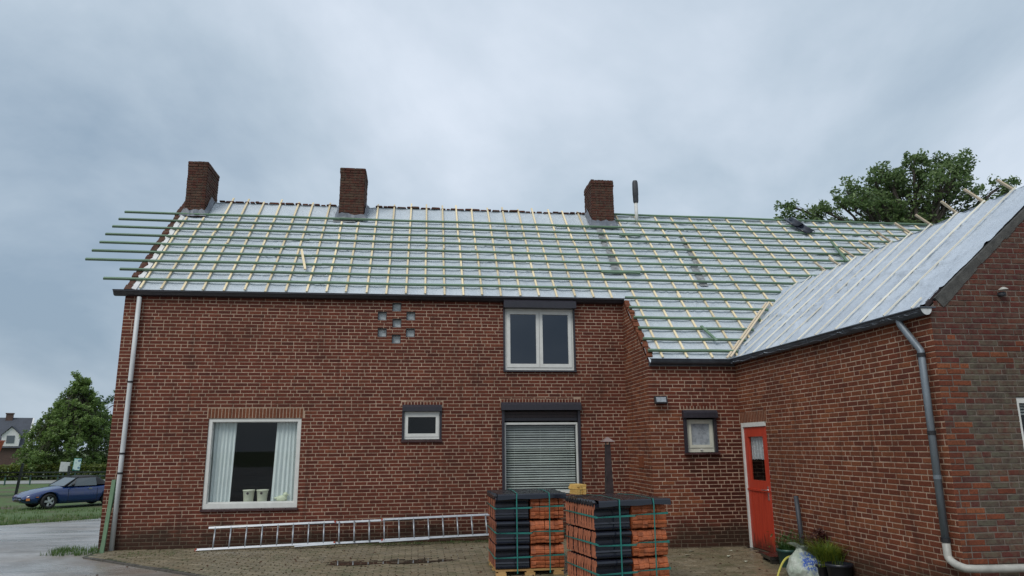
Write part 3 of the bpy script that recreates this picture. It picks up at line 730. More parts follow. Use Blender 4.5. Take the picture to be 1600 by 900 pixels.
# upper double window
mb = MB(); ring(mb, 7.062, 8.43, 3.055, 4.262, 0.02, 0.085, 0.05, 0.06, 0.05)
win = toh(mb.build('window', 'white_frame', label='upstairs double casement window with white frame close under the gutter'))
for a, b_ in ((7.105, 7.748), (7.748, 8.39)):
    mb = MB(); ring(mb, a+0.003, b_-0.003, 3.108, 4.218, 0.008, 0.06, 0.062, 0.07, 0.062); s_ = mb.build('sash', 'white_frame', win)
    pane(win, a+0.06, b_-0.06, 3.172, 4.158, 0.035, 'double_glass')
shutter_box(win, 7.03, 8.465, 4.262, 4.428, -0.165, 0.10)
for xx in (7.046, 8.443):
    mb = MB(); mb.box((xx, 0.005, 3.65), (0.032, 0.05, 1.25)); mb.build('guide_rail', 'shutter_dark', win)
mb = MB(); mb.box((7.745, -0.01, 3.033), (1.44, 0.09, 0.03)); mb.build('sill', 'shutter_dark', win)
# lower window with blinds
mb = MB(); ring(mb, 7.045, 8.465, 0.74, 2.055, 0.03, 0.09, 0.03, 0.05, 0.04)
win = toh(mb.build('window', 'white_frame', label='ground floor window with lowered horizontal blinds behind the tile pallets'))
pane(win, 7.075, 8.435, 0.79, 2.015, 0.05)
shutter_box(win, 6.975, 8.525, 2.285, 2.432, -0.11, 0.10)
for xx in (7.018, 8.492):
    mb = MB(); mb.box((xx, 0.0, 1.5), (0.05, 0.06, 1.57)); mb.build('guide_rail', 'shutter_dark', win)
for k, (za, mt) in enumerate(((2.235, 'rust_iron'), (2.175, 'rust_iron'), (2.115, 'shutter_dark'))):
    mb = MB(); mb.box((7.755, 0.045, za), (1.42, 0.02, 0.056)); mb.build('shutter_slat', mt, win)
mb = MB(); mb.box((0, 0, 0), (1.34, 0.040, 0.0025), Matrix.Rotation(R(38), 3, 'X')); me = mb.mesh('blind_slat', 'blind')
for i in range(28): linkmesh('blind_slat', me, win, (7.755, 0.14, 0.80+i*0.0435+rng.uniform(-0.003, 0.003)), (rng.uniform(-0.12, 0.12), rng.uniform(-0.002, 0.002), 0))
mb = MB()
for xx in (7.25, 7.755, 8.26): mb.box((xx, 0.155, 1.4), (0.004, 0.002, 1.2))
mb.build('blind_cord', 'white_frame', win)
# low section window
mb = MB(); y = -AA
ring(mb, 10.105, 10.60, 1.485, 2.045, y+0.03, y+0.09, 0.04, 0.10, 0.04); ring(mb, 10.135, 10.57, 1.56, 2.02, y+0.018, y+0.07, 0.05, 0.05, 0.045)
win = toh(mb.build('window', 'cream_frame', label='small cream window with frosted glass in the recessed corner'))
pane(win, 10.18, 10.525, 1.605, 1.98, y+0.045, 'frosted')
shutter_box(win, 10.02, 10.645, 2.075, 2.21, y-0.10, y+0.10)
mb = MB(); mb.box((10.062, y-0.005, 1.78), (0.055, 0.07, 0.60)); mb.build('guide_rail', 'shutter_dark', win)
mb = MB(); mb.box((10.612, y-0.005, 1.78), (0.045, 0.07, 0.60)); mb.build('guide_rail', 'shutter_dark', win)
mb = MB(); mb.box((10.34, y-0.02, 1.462), (0.63, 0.10, 0.03)); mb.build('sill', 'sill_tile', win)
mb = MB(); mb.box((10.35, y+0.012, 1.53), (0.04, 0.02, 0.014)); mb.build('window_handle', 'white_frame', win)
# gable window at the right edge
mb = MB(); y = -BB
ring(mb, 11.98, 12.945, 0.905, 2.095, y+0.01, y+0.09, 0.03, 0.06, 0.06)
win = toh(mb.build('window', 'white_frame', label='white framed window in the gable wall at the right edge'))
pane(win, 12.01, 12.915, 0.965, 2.035, y+0.05)
mb = MB(); mb.box((0, 0, 0), (0.90, 0.028, 0.0025), Matrix.Rotation(R(42), 3, 'X')); me = mb.mesh('blind_slat', 'white_frame')
for i in range(4): linkmesh('blind_slat', me, win, (12.46, y+0.13, 1.92+i*0.033))
# glass block vents
for x, a, b_ in VENTS:
    mb = MB(); mb.box((x+0.085, 0.09, (a+b_)/2), (0.168, 0.03, b_-a-0.002)); vb_ = toh(mb.build('vent_block', 'vent_glass'))
    mb = MB(); ring(mb, x+0.001, x+0.169, a+0.001, b_-0.001, 0.012, 0.074, 0.012); mb.build('vent_shadow_ring', 'conduit', vb_)  # dark ring added to stand for the shadow along the opening's edges

# ---- red door (in the wing wall, x = V plane) ---------------------
def dbox(mb, u0, u1, z0, z1, d0, d1):
    """box on the wing wall: u forward from the inner corner, d outward (towards -x)"""
    mb.box((V-(d0+d1)/2, -AA-(u0+u1)/2, (z0+z1)/2), (abs(d1-d0), u1-u0, z1-z0))
mb = MB(); u0, u1, z0, z1 = OP_DOOR
dbox(mb, u0, u0+0.05, z0, z1, -0.09, 0.012); dbox(mb, u1-0.045, u1, z0, z1, -0.09, -0.02); dbox(mb, u0+0.05, u1-0.045, z1-0.07, z1, -0.09, 0.010)
door = toh(mb.build('door_frame', 'white_frame'))
mb = MB(); a, b_ = u0+0.055, u1-0.05; zb0, zt0 = -0.085, z1-0.075; D0, D1 = -0.06, -0.012
dbox(mb, a, a+0.13, zb0, zt0, D0, D1); dbox(mb, b_-0.13, b_, zb0, zt0, D0, D1)
dbox(mb, a+0.13, b_-0.13, zt0-0.16, zt0, D0, D1); dbox(mb, a+0.13, b_-0.13, 0.86, 1.02, D0, D1); dbox(mb, a+0.13, b_-0.13, zb0, 0.86, D0, D1-0.012)
for i in range(5):
    ww = (b_-a-0.26)/5; dbox(mb, a+0.13+i*ww+0.003, a+0.13+(i+1)*ww-0.003, zb0+0.05, 0.85, D0, D1-0.004)
dbox(mb, a-0.002, b_, 0.845, 0.875, D1-0.004, D1+0.014)
leaf = toh(mb.build('door', 'red_paint', label='narrow red painted door with tall glazed panel'))
gu0, gu1, gz0, gz1 = a+0.13, b_-0.13, 1.02, zt0-0.16
mb = MB(); X = V+0.035; mb.quad([(X, -AA-gu0, gz0), (X, -AA-gu1, gz0), (X, -AA-gu1, gz1), (X, -AA-gu0, gz1)]); mb.build('pane', 'glass', leaf)
mb = MB(); X = V+0.07
n = 24
for i in range(n):
    p0 = gu0+(gu1-gu0)*i/n; p1 = gu0+(gu1-gu0)*(i+1)/n; zc = gz0+(gz1-gz0)*0.46; s0 = 0.018*abs(math.sin(i*0.8)); s1 = 0.018*abs(math.sin((i+1)*0.8)); w0 = 0.008*math.sin(i*1.3); w1 = 0.008*math.sin((i+1)*1.3)
    mb.quad([(X+w0, -AA-p0, zc+s0), (X+w1, -AA-p1, zc+s1), (X+w1, -AA-p1, gz1+0.02), (X+w0, -AA-p0, gz1+0.02)])
mb.build('lace_curtain', 'lace', leaf)
mb = MB(); X0 = V+0.11; X1 = V+1.2   # dim hall behind the door glass
for q in ([(X1, -AA-0.0, -0.1), (X1, -AA-1.1, -0.1), (X1, -AA-1.1, 2.1), (X1, -AA-0.0, 2.1)], [(X0, -AA, -0.1), (X1, -AA, -0.1), (X1, -AA, 2.1), (X0, -AA, 2.1)], [(X0, -AA-1.1, -0.1), (X0, -AA-1.1, 2.1), (X1, -AA-1.1, 2.1), (X1, -AA-1.1, -0.1)], [(X0, -AA, 2.1), (X1, -AA, 2.1), (X1, -AA-1.1, 2.1), (X0, -AA-1.1, 2.1)], [(X0, -AA, -0.1), (X0, -AA-1.1, -0.1), (X1, -AA-1.1, -0.1), (X1, -AA, -0.1)]): mb.quad(q)
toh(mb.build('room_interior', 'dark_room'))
mb = MB(); hu = b_-0.07
dbox(mb, hu-0.018, hu+0.018, 0.72, 0.94, D1, D1+0.010); mb.build('handle_plate', 'chrome', leaf)
mb = MB(); mb.tube([(V-D1-0.005, -AA-hu, 0.88), (V-D1-0.055, -AA-hu, 0.88), (V-D1-0.058, -AA-hu+0.03, 0.88), (V-D1-0.055, -AA-hu+0.13, 0.878)], 0.009, 8); mb.build('door_handle', 'chrome', leaf)
mb = MB(); dbox(mb, 0.0, 1.15, -0.20, -0.105, -0.05, 0.16)
toh(mb.build('doorstep', 'step_stone'))

# ---- gutters and pipes --------------------------------------------
def half_round(out_dir, w, h, seg=8):
    o_ = Vector(out_dir); pts = []
    for i in range(seg+1):
        a = math.pi*i/seg; pts.append(o_*(w/2-w/2*math.cos(a)) + Vector((0, 0, -h*math.sin(a))))
    pts2 = [o_*(w/2-(w/2-0.006)*math.cos(math.pi*i/seg)) + Vector((0, 0, -(h-0.006)*math.sin(math.pi*i/seg)+0.001)) for i in range(seg, -1, -1)]
    return pts+pts2
mb = MB()
prof = [Vector((0, -0.005, -0.02)), Vector((0, -0.005, -0.092)), Vector((0, -0.07, -0.097)), Vector((0, -0.11, -0.08)), Vector((0, -0.14, -0.03)), Vector((0, -0.155, -0.025)), Vector((0, -0.155, 0.004)), Vector((0, -0.135, 0.004)), Vector((0, -0.125, -0.03)), Vector((0, -0.09, -0.07)), Vector((0, -0.03, -0.07)), Vector((0, -0.02, -0.02))]
mb.extrude(prof, [(-0.17, 0, GUT-0.01), (W+0.01, 0, GUT-0.01)], 0, 0)
mb.box((W/2, -0.145, GUT-0.008), (W+0.36, 0.022, 0.012))
g = toh(mb.build('gutter', 'dark_gutter', label='long dark box gutter along the main eave'))
mb = MB(); hr = half_round((0, -1, 0), 0.14, 0.085)
mb.extrude([q+Vector((0, -0.0, 0)) for q in hr], [(W+0.02, -AA-0.01, EAVE), (V-0.03, -AA-0.01, EAVE)], 0, 0)
mb.tube([(W+0.0, -AA-0.155, EAVE), (V-0.15, -AA-0.155, EAVE)], 0.011, 6)
mb.box(((W+V)/2, -AA+0.0-0.004, EAVE-0.05), (V-W-0.04, 0.03, 0.12))
g = toh(mb.build('gutter', 'zinc', smooth=False, label='short low zinc gutter over the recessed corner'))
mb = MB(); hr = half_round((-1, 0, 0), 0.14, 0.085)
mb.extrude(hr, [(V-0.01, -AA-0.02, EAVE), (V-0.01, -BB-0.05, EAVE-0.012)], 0, 0)
mb.tube([(V-0.155, -AA-0.15, EAVE), (V-0.155, -BB-0.055, EAVE-0.012)], 0.011, 6)
mb.tube([(V-0.155, -BB-0.055, EAVE-0.012), (V+0.03, -BB-0.055, EAVE-0.012)], 0.010, 6)
g = toh(mb.build('gutter', 'zinc', label='zinc half round gutter along the wing eave'))
mb = MB(); c0 = Vector((V-0.08, -BB-0.052, EAVE-0.012)); n = 12
mb.quad([c0+Vector((0.068*math.cos(math.pi+math.pi*i/n), 0, 0.082*math.sin(math.pi+math.pi*i/n))) for i in range(n+1)])
o = mb.build('end_cap', 'grey_pvc', g)
for yv in (-2.4, -3.3, -4.2, -5.1, -6.0):
    mb = MB(); pts = [Vector((V-0.01, yv, EAVE))+q*1.03 for q in hr[:9]]; mb.tube(pts, 0.008, 4); mb.build('gutter_bracket', 'zinc', g)
# left grey downpipe
mb = MB(); mb.tube([(0.275, -0.075, 4.36), (0.27, -0.075, 3.0), (0.262, -0.075, 1.5), (0.25, -0.075, -0.10)], 0.040, 14)
dp = toh(mb.build('downpipe', 'grey_pvc', smooth=True, label='pale grey plastic downpipe on the left end of the facade'))
for z in (2.80, 1.545, 1.21):
    mb = MB(); mb.lathe([(0.041, -0.016), (0.046, -0.016), (0.046, 0.016), (0.041, 0.016)], (0.25+0.025*(z/4.4)+0.004, -0.075, z), 14); mb.box((0.265, -0.02, z), (0.03, 0.05, 0.02)); mb.build('pipe_clip', 'black', dp)
# wing downpipe: swan neck, collars, elbow, horizontal run along the gable
px, py = V-0.075, -BB+0.13
mb = MB()
mb.tube([(V-0.085, -BB+0.42, EAVE-0.07), (V-0.085, -BB+0.40, EAVE-0.14), (px, py+0.06, EAVE-0.40), (px, py, EAVE-0.47), (px, py, 2.2), (px, py, 0.60)], 0.039, 14)
dp = toh(mb.build('downpipe', 'zinc_pipe', smooth=True, label='weathered zinc downpipe at the outer corner of the wing'))
for z, r_ in ((EAVE-0.52, 0.046), (1.72, 0.045), (1.25, 0.0415), (0.60, 0.047)):
    mb = MB(); mb.lathe([(0.038, -0.022), (r_, -0.022), (r_, 0.022), (0.038, 0.022)], (px, py, z), 14); mb.build('pipe_collar', 'black' if z != 1.25 else 'zinc_pipe', dp)
mb = MB(); pts = [(px, py, 0.60), (px, py, 0.45)]
for i in range(1, 7):
    a = R(90)*i/6; pts.append((px+0.09*(1-math.cos(a))*0.2, py-0.24*(1-math.cos(a)), 0.45-0.10*math.sin(a)))
pts += [(px+0.12, py-0.25, 0.345), (px+0.35, py-0.25, 0.342), (px+1.2, py-0.25, 0.336), (px+3.2, py-0.25, 0.32)]
mb.tube(pts, 0.040, 14); mb.build('drain_elbow', 'cream_pipe', dp, smooth=True, label='cream plastic elbow and drain run along the gable foot')
# floodlight on the low wall
mb = MB(); y = -AA-0.09
mb.box((9.62, y, 2.382), (0.225, 0.05, 0.125), Matrix.Rotation(R(-14), 3, 'X'))
mb.box((9.62, -AA-0.03, 2.35), (0.06, 0.09, 0.03))
fl = tag(mb.build('floodlight', 'black'), 'small black floodlight on the brick corner left of the cream window', 'floodlight')
mb = MB(); rt_ = Matrix.Rotation(R(-14), 3, 'X'); mb.box(Vector((9.62, y, 2.382))+rt_@Vector((0, -0.0275, 0)), (0.175, 0.006, 0.085), rt_); mb.build('lens', 'frosted', fl)
# gas meter flap on the return wall, small cowl on the gable
mb = MB(); mb.box((W-0.01, -0.85, 1.32), (0.018, 0.26, 0.20)); toh(mb.build('meter_flap', 'brick_wing'))
mb = MB(); mb.tube([(11.97, -BB+0.02, 3.26), (11.97, -BB-0.07, 3.255)], 0.028, 10); c_ = toh(mb.build('vent_cowl', 'conduit', smooth=True))
mb = MB(); mb.lathe([(0.052, 0.0), (0.045, 0.012), (0.02, 0.03), (0.0, 0.036)], (11.97, -BB-0.07, 3.30), 12); mb.build('cowl_cap', 'cream_pipe', c_, smooth=True)

# ---- roof -----------------------------------------------------------
from mathutils import noise as mnoise
CX_MAIN = [0.264+0.3735*k for k in range(25)]; CX_RIGHT = [9.705+0.472*k for k in range(23)]
ALLC = sorted(CX_MAIN+CX_RIGHT)
def crease(x, y, seed):
    # narrow raised folds: ridged noise, stretched
    v = mnoise.noise(Vector((x*1.7+y*0.9+0.4*mnoise.noise(Vector((x*2, y*2, seed))), y*2.6-x*1.2, seed)))
    return max(0.0, 1-abs(v)/0.055)
def sag(x, table, amp):
    import bisect
    i = bisect.bisect(table, x)
    if i == 0 or i == len(table): return 0.0
    a, b_ = table[i-1], table[i]; t = (x-a)/(b_-a); return -amp*4*t*(1-t)
nrm = Vector((0, -math.sin(PA), math.cos(PA)))
mb = MB(); SX = 0.047; SY = 0.052
xs_ = frange(0.10, XR, SX)
ys_all = frange(-AA-0.15, RID_Y, SY)
idx = {}
for i, x in enumerate(xs_):
    for j, y in enumerate(ys_all):
        if x < W-0.03 and y < -0.17: continue
        p = Vector((x, y, rz_main(y)))
        big = mnoise.noise(Vector((x*0.9, y*1.3, 1.0)))*0.010
        w1 = mnoise.noise(Vector((x*3.0+y*1.5, y*7.0-x*0.8, 3.0)))
        wr = (abs(w1)**0.6)*0.016
        mod = max(0.0, mnoise.noise(Vector((x*0.5, y*0.6, 9.0)))+0.35)
        right = 1.5 if x > 9.6 else 1.0
        lap = 0.010*((y+1.6) % 0.92 < 0.06)
        o_ = -0.052 + sag(x, ALLC, 0.016) + big + wr*mod*right + lap + 0.022*crease(x, y, 51.0)*min(1, mod*1.4)*right
        if y < -AA-0.08 or (x < W and y < -0.10): o_ += 0.02*mnoise.noise(Vector((x*4, 0, 5)))
        idx[i, j] = len(mb.v); mb.v.append(tuple(p+nrm*o_)); mb.r.append(0)
for i in range(len(xs_)-1):
    for j in range(len(ys_all)-1):
        ks = [(i, j), (i+1, j), (i+1, j+1), (i, j+1)]
        if all(k in idx for k in ks): mb.f.append(tuple(idx[k] for k in ks)); mb.mi.append(0)
roof = toh(mb.build('roof', 'membrane', smooth=True, label='main roof slope of pale grey membrane under battens'))
mb = MB(); mb.quad([(0, RID_Y, RID_Z-0.06), (XR, RID_Y, RID_Z-0.06), (XR, 2*RID_Y+0.3, 4.3), (0, 2*RID_Y+0.3, 4.3)]); toh(mb.build('rear_roof', 'membrane'))
# counter battens run up the slope, battens run along it
L_ = 1.0
cb = MB(); cb.box((0, 0, 0), (1.0, 0.036, 0.022)); CBM = cb.mesh('counter_batten', 'pale_wood')
sl_v = Vector((0, math.cos(PA), math.sin(PA)))
def up_batten(parent, x, y0, y1, off, me, name, tw=0.0):
    a = Vector((x, y0, rz_main(y0)))+nrm*off; b_ = Vector((x+tw, y1, rz_main(y1)))+nrm*off
    d = b_-a; L = d.length; xx = d/L; zz = (nrm-xx*nrm.dot(xx)).normalized(); yv = zz.cross(xx)
    o = bpy.data.objects.new(name, me); COL.objects.link(o); o.parent = parent
    M = Matrix.Identity(4); c_ = (a+b_)/2
    for r_ in range(3): M[r_][0] = xx[r_]*L; M[r_][1] = yv[r_]; M[r_][2] = zz[r_]; M[r_][3] = c_[r_]
    o.matrix_local = M; return o
CHX = [(0.15, 0.60), (3.50, 4.10), (9.44, 10.02)]
for k, x in enumerate(CX_MAIN):
    top = RID_Y + rng.uniform(0.02, 0.16)
    if any(a-0.05 < x < b_+0.05 for a, b_ in CHX): top = 2.10
    x += rng.uniform(-0.012, 0.012)
    sp_ = rng.choice((0.9, 1.25, 1.6, 2.0))
    up_batten(roof, x, -0.10+rng.uniform(-0.02, 0.03), min(sp_, top-0.2), -0.022, CBM, 'counter_batten', rng.uniform(-0.015, 0.015))
    up_batten(roof, x+rng.uniform(-0.02, 0.02), min(sp_, top-0.2)+0.01, top, -0.022, CBM, 'counter_batten', rng.uniform(-0.015, 0.015))
for k, x in enumerate(CX_RIGHT):
    x += rng.uniform(-0.012, 0.012); yv = -AA-0.08
    if x > 11.0: yv = min(2.0, -AA-0.08+(x-10.98)*WS/TP*1.0)-0.1
    if x > 13: yv = 0.2
    top = RID_Y-rng.uniform(0.0, 0.06)
    if 9.44 < x < 10.02: top = 2.10
    mid = max(yv+0.5, rng.uniform(0.0, 1.2))
    if mid < top-0.3:
        up_batten(roof, x, yv, mid, -0.022, CBM, 'counter_batten', rng.uniform(-0.015, 0.015)); up_batten(roof, x+rng.uniform(-0.03, 0.03), mid-0.1, top, -0.0205, CBM, 'counter_batten', rng.uniform(-0.015, 0.015))
    else: up_batten(roof, x, yv, top, -0.022, CBM, 'counter_batten')
gb = MB(); n_ = 14
# a slightly bowed lath of unit length
for i in range(n_):
    a = i/n_-0.5; b_ = (i+1)/n_-0.5; za = 0.004*math.sin(a*9); zb = 0.004*math.sin(b_*9)
    gb.bar((a, 0, za), (b_, 0, zb), 0.045, 0.040)
GBM = gb.mesh('batten', 'green_wood')
def batten(x0, x1, y, off=0.008):
    a = Vector((x0, y, rz_main(y)))+nrm*off; b_ = Vector((x1, y+rng.uniform(-0.012, 0.012), rz_main(y)))+nrm*off; c_ = (a+b_)/2; d = b_-a
    o = bpy.data.objects.new('batten', GBM); COL.objects.link(o); o.parent = roof
    xx = d.normalized(); zz = (nrm-xx*nrm.dot(xx)).normalized(); yv = zz.cross(xx); M = Matrix.Identity(4)
    for r_ in range(3): M[r_][0] = xx[r_]*d.length; M[r_][1] = yv[r_]; M[r_][2] = zz[r_]; M[r_][3] = c_[r_]
    o.matrix_local = M
LEFT_END = {0: -0.467, 1: -0.30}
for k in range(-6, 11):
    y = 0.123+0.2565*k
    if k < 0:
        xv = 10.98+(y+AA+0.08)*TP/WS+0.05
        batten(W+0.03+0.0*k, xv, y); continue
    xe = min(XR, 11.0+(y+AA+0.1)*TP/WS) if y < 0.2 else XR
    if k <= 8:
        x = LEFT_END.get(k, -1.06+rng.uniform(-0.015, 0.015)); first = True
        while x < xe-0.1:
            x2 = min(xe, x+(rng.uniform(3.6, 5.1)))
            if xe-x2 < 0.6: x2 = xe
            batten(x, x2, y, 0.004 if first else rng.uniform(0.002, 0.006)); x = x2+0.004; first = False
    else:
        batten(10.06, 14.5, y); batten(14.504, XR, y)
# lighter doubled ends seen on the slope
for x0, x1, y in ((8.55, 9.35, 2.215), (9.2, 10.05, 0.665), (10.0, 10.5, 1.945)): batten(x0, x1, y-0.055, 0.0)
# grey repair strips
mb = MB()
def strip(x0, y0, x1, y1, w):
    m2 = MB(); n = 6
    for i in range(n):
        ta, tb = i/n, (i+1)/n; pa = Vector((x0+(x1-x0)*ta, y0+(y1-y0)*ta, 0)); pb = Vector((x0+(x1-x0)*tb, y0+(y1-y0)*tb, 0))
        q = [Vector((pa.x-w/2, pa.y, rz_main(pa.y))), Vector((pa.x+w/2, pa.y, rz_main(pa.y))), Vector((pb.x+w/2, pb.y, rz_main(pb.y))), Vector((pb.x-w/2, pb.y, rz_main(pb.y)))]
        m2.quad([p+nrm*(-0.036) for p in q])
    m2.build('repair_tape', 'tape', roof)
strip(9.56, 1.45, 9.60, 2.30, 0.13); strip(9.55, 0.62, 9.62, 1.40, 0.16)
strip(11.5, 1.0, 11.55, 2.0, 0.12); strip(11.35, 0.3, 11.4, 1.0, 0.17); strip(3.66, 2.12, 3.66, 2.24, 0.5)
# ridge remains: broken bedding mortar and tile stubs
mb = MB(); x = 0.75
while x < 9.4:
    L = rng.uniform(0.08, 0.24)
    if not any(a-0.1 < x < b_+0.05 for a, b_ in CHX):
        mb.box((x+L/2, RID_Y+0.04, RID_Z-0.03+rng.uniform(-0.01, 0.02)), (L, 0.12, rng.uniform(0.02, 0.04)), rotz(rng.uniform(-0.1, 0.1)), rd=rng.random(), taper=0.8)
    x += L+rng.uniform(0.0, 0.03)
mb.build('ridge_mortar', 'brick_chimney', roof, kind='stuff')
# stepped brick verges (left gable and catslide edge)
def verge(xc, w, y0, y1, offz, n, mat):
    for i in range(n):
        t0 = i/n; y = y0+(y1-y0)*(i+0.5)/n; ln = (y1-y0)/n/math.cos(PA)
        m2 = MB(); p = Vector((xc+rng.uniform(-0.012, 0.012), y, rz_main(y)))+nrm*(offz+rng.uniform(-0.012, 0.012))
        m2.box(p, (w+rng.uniform(-0.02, 0.01), ln-0.012, 0.075), Matrix.Rotation(PA+rng.uniform(-0.10, 0.10), 3, 'X'), rd=rng.random())
        m2.build('verge_brick', mat, roof)
verge(0.055, 0.115, -0.12, RID_Y-0.05, -0.05, 26, 'brick_chimney'); verge(W+0.055, 0.10, -AA-0.05, -0.16, -0.065, 20, 'brick_orange')
mb = MB()   # ragged white membrane fringe along the left verge
for i in range(40):
    y = -0.1+2.6*i/40; y2 = y+2.6/40; a_ = 0.12+0.02*math.sin(i*2.1); c_ = 0.12+0.02*math.sin((i+1)*2.1); h0 = 0.02+0.015*math.sin(i*1.7); h1 = 0.02+0.015*math.sin((i+1)*1.7)
    mb.quad([Vector((a_, y, rz_main(y)))+nrm*(h0-0.03), Vector((0.20, y, rz_main(y)))+nrm*(-0.035), Vector((0.20, y2, rz_main(y2)))+nrm*(-0.035), Vector((c_, y2, rz_main(y2)))+nrm*(h1-0.03)])
mb.build('membrane_edge', 'white_render', roof, smooth=True)
# valley boards
def on_valley(t): # t along plan x from the eave
    y = -AA-0.12+t; return y
va = Vector((10.98, -AA-0.12, rz_main(-AA-0.12))); vb = Vector((13.02, 0.27-0.03, rz_main(0.24)))
for dx_, w_, o_ in ((-0.10, 0.035, 0.012), (-0.03, 0.035, 0.03)):
    m2 = MB(); m2.bar(va+Vector((dx_, 0, o_)), va+(vb-va)*0.75+Vector((dx_, 0, o_)), w_, 0.022, (nrm+Vector((0, 0, 0.4)))); m2.build('valley_board', 'old_wood', roof)

# wing roof
wn = Vector((-math.sin(math.atan(WS)), 0, math.cos(math.atan(WS))))
mb = MB(); CY = [-6.36, -5.87, -5.362, -4.82, -4.30, -3.83, -3.34, -2.85, -2.36, -1.86, -1.37, -0.85, -0.35]
xs2 = frange(WX0-0.03, WXR, 0.026); ys2 = frange(-BB+0.03, 0.35, 0.026); idx = {}
for i, x in enumerate(xs2):
    for j, y in enumerate(ys2):
        w1 = mnoise.noise(Vector((x*4.0-y*1.0, y*5.5+x*3.0, 13.0))); w2 = mnoise.noise(Vector((x*1.0, y*1.2, 20.0)))
        mod = max(0.15, 0.5+mnoise.noise(Vector((x*0.7, y*0.6, 30.0)))*0.9)
        fold = 0.014*max(0, 1-abs((x-11.95+0.16*math.sin(y*1.9)+0.06*mnoise.noise(Vector((0, y*3, 2))))/0.05))
        o_ = -0.045+sag(y, CY, 0.018)+w2*0.012+(abs(w1)**0.55)*0.034*mod+(abs(mnoise.noise(Vector((x*9.0-y*4, y*9.0+x*7, 33.0))))**0.6)*0.004*mod+fold*2+0.030*crease(x*1.5, y*1.1, 61.0)*min(1, mod*1.4)+0.020*crease(x*2.6, y*2.0, 71.0)*mod
        if x < WX0+0.08: o_ += 0.012*mnoise.noise(Vector((0, y*5, 5)))
        idx[i, j] = len(mb.v); mb.v.append(tuple(Vector((x, y, rz_wing(x)))+wn*o_)); mb.r.append(0)
for i in range(len(xs2)-1):
    for j in range(len(ys2)-1): mb.f.append((idx[i, j], idx[i+1, j], idx[i+1, j+1], idx[i, j+1])[::-1]); mb.mi.append(0)
wroof = toh(mb.build('roof', 'membrane_wing', smooth=True, label='wing roof slope of wrinkled pale grey membrane with thin pale battens'))
mb = MB(); mb.quad([(WXR, -BB, WZR-0.05), (2*WXR-WX0, -BB, EAVE-0.05), (2*WXR-WX0, 1.6, EAVE-0.05), (WXR, 1.6, WZR-0.05)]); toh(mb.build('rear_roof', 'membrane_wing'))
cb = MB(); cb.box((0, 0, 0), (1.0, 0.018, 0.016)); WCB = cb.mesh('counter_batten', 'white_wood')
def place(parent, me, name, a, b_, n_):
    d = b_-a; xx = d.normalized(); zz = (n_-xx*n_.dot(xx)).normalized(); yv = zz.cross(xx); c_ = (a+b_)/2
    o = bpy.data.objects.new(name, me); COL.objects.link(o); o.parent = parent; M = Matrix.Identity(4)
    for r_ in range(3): M[r_][0] = xx[r_]*d.length; M[r_][1] = yv[r_]; M[r_][2] = zz[r_]; M[r_][3] = c_[r_]
    o.matrix_local = M; return o
for y in CY[1:]:
    x0 = WX0+0.04
    if y > -AA: x0 = min(12.9, WX0+0.1+(y+AA+0.14)*TP/WS)
    yo = rng.uniform(-0.03, 0.03)
    place(wroof, WCB, 'counter_batten', Vector((x0, y+yo, rz_wing(x0)))+wn*-0.007, Vector((WXR-0.01, y-yo, rz_wing(WXR-0.01)))+wn*-0.007, wn)
place(wroof, WCB, 'counter_batten', Vector((WX0+0.02, -BB+0.14, rz_wing(WX0+0.02)))+wn*0.0, Vector((WX0+0.17, -BB+0.15, rz_wing(WX0+0.17)))+wn*0.0, wn)
# far-slope counter battens stand up past the wing ridge
cb = MB(); cb.box((0, 0, 0), (1.0, 0.036, 0.022)); SCB = cb.mesh('projecting_batten', 'old_wood')
wn2 = Vector((math.sin(math.atan(WS)), 0, math.cos(math.atan(WS))))
for y in (-5.84, -5.33, -4.79, -4.27, -3.83, -3.31, -2.81, -2.33, -1.83, -1.34):
    L = rng.uniform(0.17, 0.27); b0 = Vector((WXR+0.25, y, WZR-0.25*WS)); b1 = Vector((WXR-L*0.77, y+rng.uniform(0, 0.12), WZR+L*0.64))
    place(wroof, SCB, 'projecting_batten', b0, b1, wn2)
# concrete verge of the gable with broken edge
mb = MB()
k0, k1 = Vector((V+0.10, -BB-0.004, EAVE+0.083)), Vector((WXR, -BB-0.004, EAVE+0.083+WS*(WXR-V)-0.083))
d_ = k1-k0; nseg = 26
dn = Vector((-math.sin(math.atan(WS)), 0, math.cos(math.atan(WS))))
for i in range(nseg):
    a = k0+d_*(i/nseg); c_ = k0+d_*((i+1)/nseg); th = 0.09+rng.uniform(-0.012, 0.008)+0.05*max(0, 1-i/9)
    mb.bar(a+dn*(0.035-th/2)+Vector((0, 0.035, 0))-d_*0.0006, c_+dn*(0.035-th/2)+Vector((0, 0.035, 0)), 0.085+rng.uniform(-0.002, 0.002), th, dn)
mb.build('verge', 'verge_concrete', wroof)
mb = MB(); mb.bar(Vector((V-0.02, -BB+0.05, EAVE+0.02)), Vector((V+0.20, -BB+0.05, EAVE+0.02+WS*0.22)), 0.05, 0.05, dn); mb.build('rafter_end', 'rust_iron', wroof)

